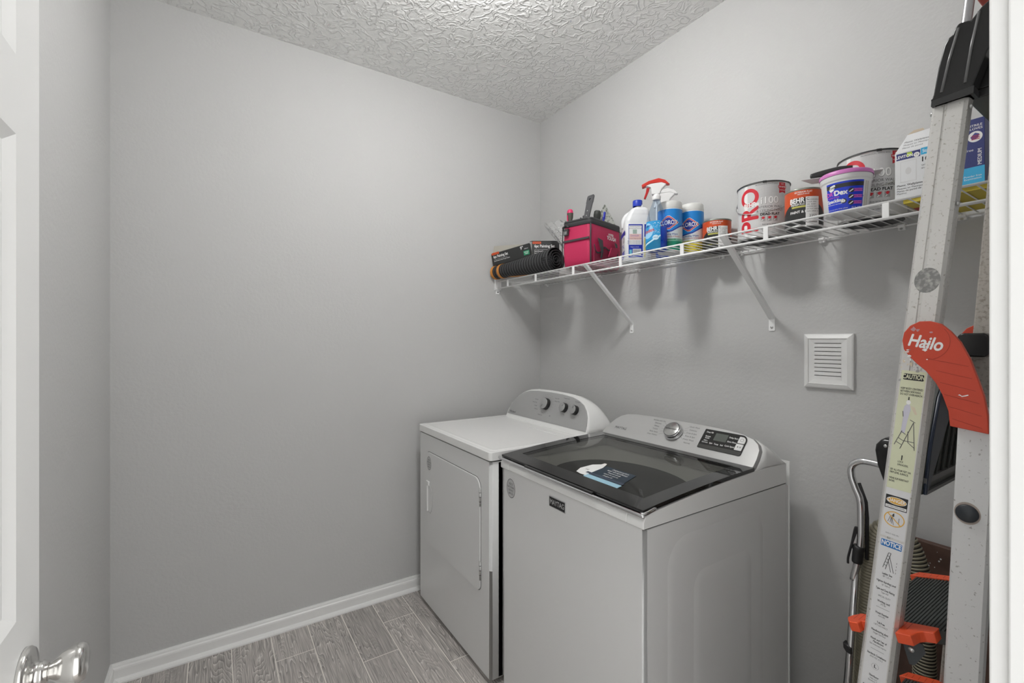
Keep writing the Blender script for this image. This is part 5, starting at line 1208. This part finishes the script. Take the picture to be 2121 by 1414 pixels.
    # ---------- red pivot plates, near and far
    J = [(2.063, 1.350), (2.0655, 1.364), (2.074, 1.376), (2.087, 1.3835), (2.101, 1.3835), (2.116, 1.378), (2.128, 1.365), (2.140, 1.347), (2.152, 1.318), (2.161, 1.286), (2.168, 1.259), (2.172, 1.230), (2.1735, 1.199), (2.127, 1.205), (2.125, 1.230), (2.117, 1.258), (2.109, 1.276), (2.096, 1.296), (2.083, 1.309), (2.073, 1.321), (2.065, 1.334)]
    Fy = lambda y: (lambda u, v_, h=0: Vector((u, y-h, v_)))
    for y, nm in ((-.706, 0), (-.366, 1)):
        mb = MB(); mb.prism(J, Fy(y), 0, .010, M_lred)
        if nm == 0:
            G = Fy(y-.010)
            mb.text('Hailo', .0300, 2.0950, 1.3455, G, M_paper, bold=.035, h=.0006, rot=radians(-12), sx=.74, shear=.12)
            gd = mat('joint_groove', (.34, .028, .012), .6)
            for k in range(6):
                zz = 1.318-k*.020; xl = 2.104+k*.0052-(.006 if k < 1 else 0); xr = 2.150+k*.0042
                seglines(mb, [((xl, zz), (min(xr, 2.166), zz-.011))], G, gd, .0004, .0004)
            seglines(mb, [((2.0945+.033*cos(radians(q)), 1.3485+.033*sin(radians(q))), (2.0945+.033*cos(radians(q+10)), 1.3485+.033*sin(radians(q+10)))) for q in range(-70, 40, 10)], G, gd, .0004, .0004)
            rn = random.Random(4)
            for _ in range(11):
                u, v_, s_ = rn.uniform(2.066, 2.102), rn.uniform(1.312, 1.345), rn.uniform(.0008, .0030)
                mb.poly([[(u+s_*rn.uniform(.4, 1.8)*cos(k*pi/4), v_+s_*rn.uniform(.4, 1.2)*sin(k*pi/4)) for k in range(8)]], G, M_paper, .0005)
            for u, v_, s_ in ((2.079, 1.370, .004), (2.085, 1.368, .003), (2.103, 1.364, .002)): mb.poly([[(u+s_*rn.uniform(.5, 1.5)*cos(k*pi/4), v_+s_*rn.uniform(.5, 1.2)*sin(k*pi/4)) for k in range(8)]], G, mat('paint_mauve', (.45, .25, .27), .6), .0005)
            mb.poly([[(2.137, 1.2585), (2.139, 1.2580), (2.142, 1.2560), (2.147, 1.2575), (2.150, 1.2590), (2.1495, 1.2605), (2.146, 1.2590), (2.142, 1.2575), (2.139, 1.2600)]], G, M_paper, .0006)
        mb.build('pivot_plate', t, bevel=.0012)
    # ---------- steps: dark grooved tread with orange-red end caps, tipped as the ladder folds
    def step(z0, x0, dx):
        tl = radians(15.5); Us = Vector((cos(tl), 0, sin(tl))); Ns = Vector((-sin(tl), 0, cos(tl))); O = Vector((x0, -.700, z0)); Vs = Vector((0, 1, 0))
        S = lambda u, v_, h=0: O+Us*u+Vs*v_+Ns*h
        mb = MB(); W = dx; n_ = 26; pr = [(0, -.024)]
        for k in range(n_):
            u = W*k/n_; pr += [(u+.0005, 0), (u+W/n_*.62, 0), (u+W/n_*.70, -.0018), (u+W/n_*.95, -.0018)]
        pr += [(W, 0), (W, -.024)]
        mb.loft([[S(u, .020, h) for u, h in pr], [S(u, .300, h) for u, h in pr]], M_tread, smooth=False)
        tr = mb.build('tread', t)
        # near cap with a rounded nose reaching past the rail, notched at the back
        mb = MB(.0022); out = [(-.018, -.016), (-.022, -.006), (-.018, .008), (-.008, .024), (.112, .024), (.112, -.004), (.098, -.006), (.091, -.014), (.088, -.034), (.0645, -.034), (.0645, -.012), (.004, -.012), (.003, -.026), (-.012, -.026)]
        mb.prism(out, lambda u, v_, h: S(u, v_, h), -.015, .0022, M_lor)
        for k in range(5): mb.box(0, .001, 0, .001, 0, .001, M_lor) if 0 else None
        gd = mat('cap_groove', (.40, .04, .012), .6)
        for k in range(11): seglines(mb, [((-.010+k*.0085, -.010 if k < 2 or k > 8 else -.008), (-.010+k*.0085, .022))], S, gd, .0006, .0026)
        mb.build('step_end_cap', t, bevel=.0015)
        mb = MB(.0026); out = [(-.012, .296), (W+.004, .296), (W+.004, .318), (-.002, .324)]
        mb.prism(out, lambda u, v_, h: S(u, v_, h), -.022, .0026, M_lor)
        for k in range(8): seglines(mb, [((.0+k*.012, .298), (.0+k*.012, .316))], S, gd, .0006, .003)
        mb.build('step_end_cap', t, bevel=.0015)
        # dark hinge bracket under the near end
        mb = MB(); mb.prism([(.058, -.022), (.088, -.022), (.088, -.038), (.066, -.062), (.058, -.062)], lambda u, v_, h: O+Us*u+Vector((0, h, 0))+Ns*v_, .0, .003, mat('bracket_slate', (.045, .05, .055), .4)); b_ = mb.build('hinge_bracket', t)
        mb = MB(); p = O+Us*.068-Ns*.036; mb.lathe([(.005, 0), (.0045, .0015), (0, .0022)], M_satin, Matrix.Translation(p) @ Matrix.Rotation(radians(90), 4, 'X'), 14, cap=False); mb.build('rivet', b_)
    step(.806, 1.996, .150)
    step(.560, 1.976, .150)
    step(.314, 1.956, .150)
    # ---------- folded platform: navy and black moulding hung between the rails
    mb = MB(); X_ = lambda x: (lambda u, v_, h=0: Vector((x+h, u, v_)))
    P_ = [(-.660, 1.064), (-.405, 1.064), (-.405, 1.345), (-.430, 1.352), (-.520, 1.292), (-.580, 1.240), (-.630, 1.15), (-.655, 1.085)]
    mb.prism(P_, X_(2.066), 0, .010, mat('platform_green_black', (.030, .034, .030), .35))
    for k in range(5): 
        y = -.60+k*.035; mb.hexa([(2.076, y, 1.085), (2.080, y, 1.085), (2.080, y+.003, 1.085), (2.076, y+.003, 1.085)], (0, .06, .12), mat('platform_green_black'))
    pf = mb.build('platform', t, bevel=.001)
    mb = MB(); mb.prism([(-.660, 1.064), (-.655, 1.085), (-.630, 1.15), (-.580, 1.24), (-.520, 1.292), (-.47, 1.30), (-.52, 1.20), (-.645, 1.072)], X_(2.076), 0, .006, mat('platform_navy', (.012, .020, .040), .28)); mb.build('platform_nose', pf, bevel=.002)
    for z0_, z1_, m in ((1.064, 1.070, mat('edge_grey', (.12, .12, .12), .4)), (1.084, 1.094, mat('edge_grey'))): MB().box(2.076, 2.081, -.655, -.40, z0_, z1_, m).build('platform_edge', pf)
    mb = MB(); mb.prism(rrect(2.070, 2.120, 1.315, 1.365, .012), lambda u, v_, h: Vector((u, -.43+h, v_)), 0, .05, M_cap, smooth=True); mb.build('platform_hinge', t, bevel=.004)
    # ---------- black top moulding, tray and safety rail
    C = lambda u, v_, h=0: Vector((u, -.640-h, v_))
    mb = MB(); mb.prism([(2.083, 1.796), (2.087, 1.803), (2.094, 1.850), (2.102, 1.886), (2.108, 1.898), (2.113, 1.900), (2.1175, 1.912), (2.122, 1.9165), (2.134, 1.9145), (2.137, 1.9125), (2.150, 1.928), (2.175, 1.945), (2.175, 1.865), (2.158, 1.850), (2.146, 1.815), (2.141, 1.800), (2.139, 1.783), (2.086, 1.783)], C, -.028, .004, M_cap)
    tc = mb.build('top_moulding', t, bevel=.003)
    for u0, z0_, u1, z1_ in ((2.0985, 1.803, 2.1215, 1.908), (2.1300, 1.806, 2.1480, 1.922)):
        mb = MB(); mb.tube([C(u0, z0_, .004), C((u0+u1)/2-.001, (z0_+z1_)/2, .005), C(u1, z1_, .004)], .0022, mat('highlight_rib', (.16, .16, .16), .25), 8); mb.build('highlight_rib', tc)  # lighter grey rib tubes: highlight lines of the black moulding put into the colour
    MB().hexa([C(2.084, 1.783, .005), C(2.141, 1.783, .005), C(2.1415, 1.796, .005), C(2.085, 1.793, .005)], (0, .034, 0), mat('cap_band', (.022, .022, .022), .4)).build('cap_band', tc)
    mb = MB(); mb.box(2.125, 2.235, -.610, -.34, 1.785, 1.80, M_cap); mb.box(2.125, 2.235, -.610, -.606, 1.80, 1.845, M_cap); mb.box(2.231, 2.235, -.610, -.34, 1.80, 1.845, M_cap); mb.box(2.125, 2.129, -.610, -.34, 1.80, 1.845, M_cap); mb.build('tool_tray', t, bevel=.002)
    mb = MB(); mb.tube(catmull([(2.118, -.618, 1.86), (2.125, -.612, 1.93), (2.134, -.605, 2.02), (2.146, -.58, 2.08), (2.150, -.50, 2.095), (2.146, -.42, 2.08), (2.134, -.395, 2.02), (2.118, -.385, 1.86)], 6), .0075, mat('rail_tube', (.42, .42, .43), .3, metal=.6), 14); mb.build('safety_rail', t)
    mb = MB(); mb.hexa([(2.128, -.575, 1.985), (2.215, -.575, 1.975), (2.215, -.575, 2.02), (2.128, -.575, 2.03)], (0, .17, .004), M_lred); mb.build('knee_pad', t, bevel=.004)
make_ladder()

# ============================================================= chrome wand, hose, board behind the ladder
def make_wand():
    t = thing('vacuum_wand', 'bent chrome tube with black hand grip standing at the wall behind the ladder', 'vacuum wand', (1.76, -.20, 0))
    P = catmull([(1.797, -.20, .654), (1.8135, -.20, .751), (1.8155, -.20, .856), (1.8125, -.20, .894), (1.802, -.20, .922), (1.792, -.20, .955), (1.794, -.20, .985), (1.812, -.20, 1.001), (1.835, -.20, 1.004), (1.875, -.205, 1.002)], 8)
    mb = MB(); mb.tube(P, .0095, M_chrome, 18); mb.build('bent_tube', t)
    mb = MB(); mb.tube([(1.750, -.20, .0), (1.784, -.20, .345), (1.806, -.20, .735)], .0085, M_chrome, 16); mb.build('lower_tube', t)
    mb = MB(); mb.tube([(1.741, -.192, .0), (1.775, -.192, .345), (1.800, -.192, .72)], .0052, M_black, 10); mb.build('cable', t)
    mb = MB(); mb.tube([(1.8255, -.188, .72), (1.826, -.188, .84), (1.823, -.188, .885), (1.806, -.188, .935)], .0048, M_black, 10); mb.build('cable', t)
    mb = MB(); X = Matrix.Translation((1.809, -.20, .742)) @ Matrix.Rotation(radians(5), 4, 'Y')
    mb.lathe([(.0125, -.035), (.0135, -.03), (.0135, .0), (.0150, .004), (.0150, .012), (.0125, .016)], M_black, X, 20); cl = mb.build('clamp', t)
    mb = MB(); mb.tube(catmull([(1.794, -.205, .755), (1.800, -.208, .785), (1.8045, -.206, .81), (1.806, -.205, .80), (1.798, -.21, .765), (1.788, -.21, .72), (1.787, -.21, .70)], 5), .003, M_black, 8); mb.build('clamp_lever', cl)
    mb = MB(); mb.prism([(1.775, .466), (1.796, .456), (1.796, .438), (1.783, .441), (1.776, .450)], lambda u, v, h: Vector((u, -.214+h, v)), 0, .020, M_black); mb.build('hook', t, bevel=.002)
    # grip: rounded block tapering down to a point
    mb = MB(); rings = []
    for z, xa, xb, d in ((.908, 1.896, 1.902, .008), (.955, 1.884, 1.905, .018), (1.010, 1.8685, 1.912, .024), (1.050, 1.864, 1.915, .027), (1.066, 1.866, 1.914, .027), (1.080, 1.876, 1.911, .024), (1.086, 1.884, 1.906, .018)):
        rings.append([Vector((u, -.222+w_, z)) for u, w_ in rrect(xa, xb, -d, d, min(.007, d*.6, (xb-xa)*.35), 4)])
    mb.loft(rings, M_cap); g = mb.build('hand_grip', t)
    mb = MB(); mb.lathe([(.0045, 0), (.0045, .001), (.0025, .0012), (0, .0016)], M_satin, Matrix.Translation((1.889, -.250, 1.066)) @ Matrix.Rotation(radians(90), 4, 'X'), 14, cap=False); mb.build('grip_screw', g)
make_wand()

def make_hose():
    P = catmull([(1.790, -.150, .02), (1.792, -.160, .20), (1.801, -.165, .349), (1.808, -.168, .494), (1.816, -.170, .625), (1.824, -.170, .735), (1.840, -.170, .800), (1.870, -.170, .820), (1.898, -.170, .803), (1.918, -.168, .760), (1.930, -.165, .691), (1.936, -.160, .537), (1.937, -.155, .400), (1.930, -.150, .20), (1.925, -.145, .02)], 30)
    # even spacing, then a ribbed radius
    ds = [0]
    P = [p+Vector((.004, .012, 0)) for p in P]
    for a, b in zip(P[:-1], P[1:]): ds.append(ds[-1]+(b-a).length)
    T = ds[-1]; N = int(T/.00225); Q = []; j = 0
    for k in range(N+1):
        s_ = T*k/N
        while j < len(ds)-2 and ds[j+1] < s_: j += 1
        q = (s_-ds[j])/max(1e-9, ds[j+1]-ds[j]); Q.append(P[j].lerp(P[j+1], q))
    R = [(.0245, .0258, .0245, .0212)[k % 4] for k in range(N+1)]
    m1 = mat('hose_tan', (.30, .275, .20), .32); m2 = mat('hose_groove', (.025, .022, .016), .7)
    mb = MB(); t0 = (Q[1]-Q[0]).normalized(); a = t0.orthogonal().normalized(); rings = []
    for k in range(N+1):
        t_ = (Q[min(k+1, N)]-Q[max(k-1, 0)]).normalized(); a = (a-t_*a.dot(t_)).normalized(); b = t_.cross(a)
        rings.append([Q[k]+R[k]*(cos(2*pi*i/28)*a+sin(2*pi*i/28)*b) for i in range(28)])
    mb.loft(rings, m1, cap=True); mi = mb.mi(m2)
    for fi in range(N*28):
        if (fi//28) % 4 in (2, 3): mb.m[fi] = m2 and mi if (fi//28) % 4 == 3 else mb.m[fi]
    o = mb.build('vacuum_hose'); tag(o, 'ribbed tan vacuum hose looped over behind the ladder', 'hose')
make_hose()

t = thing('wooden_board', 'dark brown board spattered with white paint leaning on the wall behind the ladder', 'board', (1.95, -.04, 0))
mb = MB(); mb.hexa([(1.86, -.105, 0), (2.20, -.105, 0), (2.20, -.060, .768), (1.86, -.060, .776)], (0, .022, 0), mat('board_brown', (.115, .062, .045), .6, noise=(12, (.05, .028, .022), .45, .7))); mb.build('panel', t, bevel=.002)
mb = MB(); rn = random.Random(11); F = flat((1.86, -.1052, 0), (1, 0, 0), Vector((0, .045, .772)))
for _ in range(46):
    u, v, s_ = rn.uniform(.05, .22), rn.uniform(.66, .765), rn.choice((.0008, .0012, .0020, .0034))
    mb.poly([ell(u, v, s_, s_*1.2, 10)], F, M_paper, .0006)
o = mb.build('paint_spatter', t); o['kind'] = 'stuff'
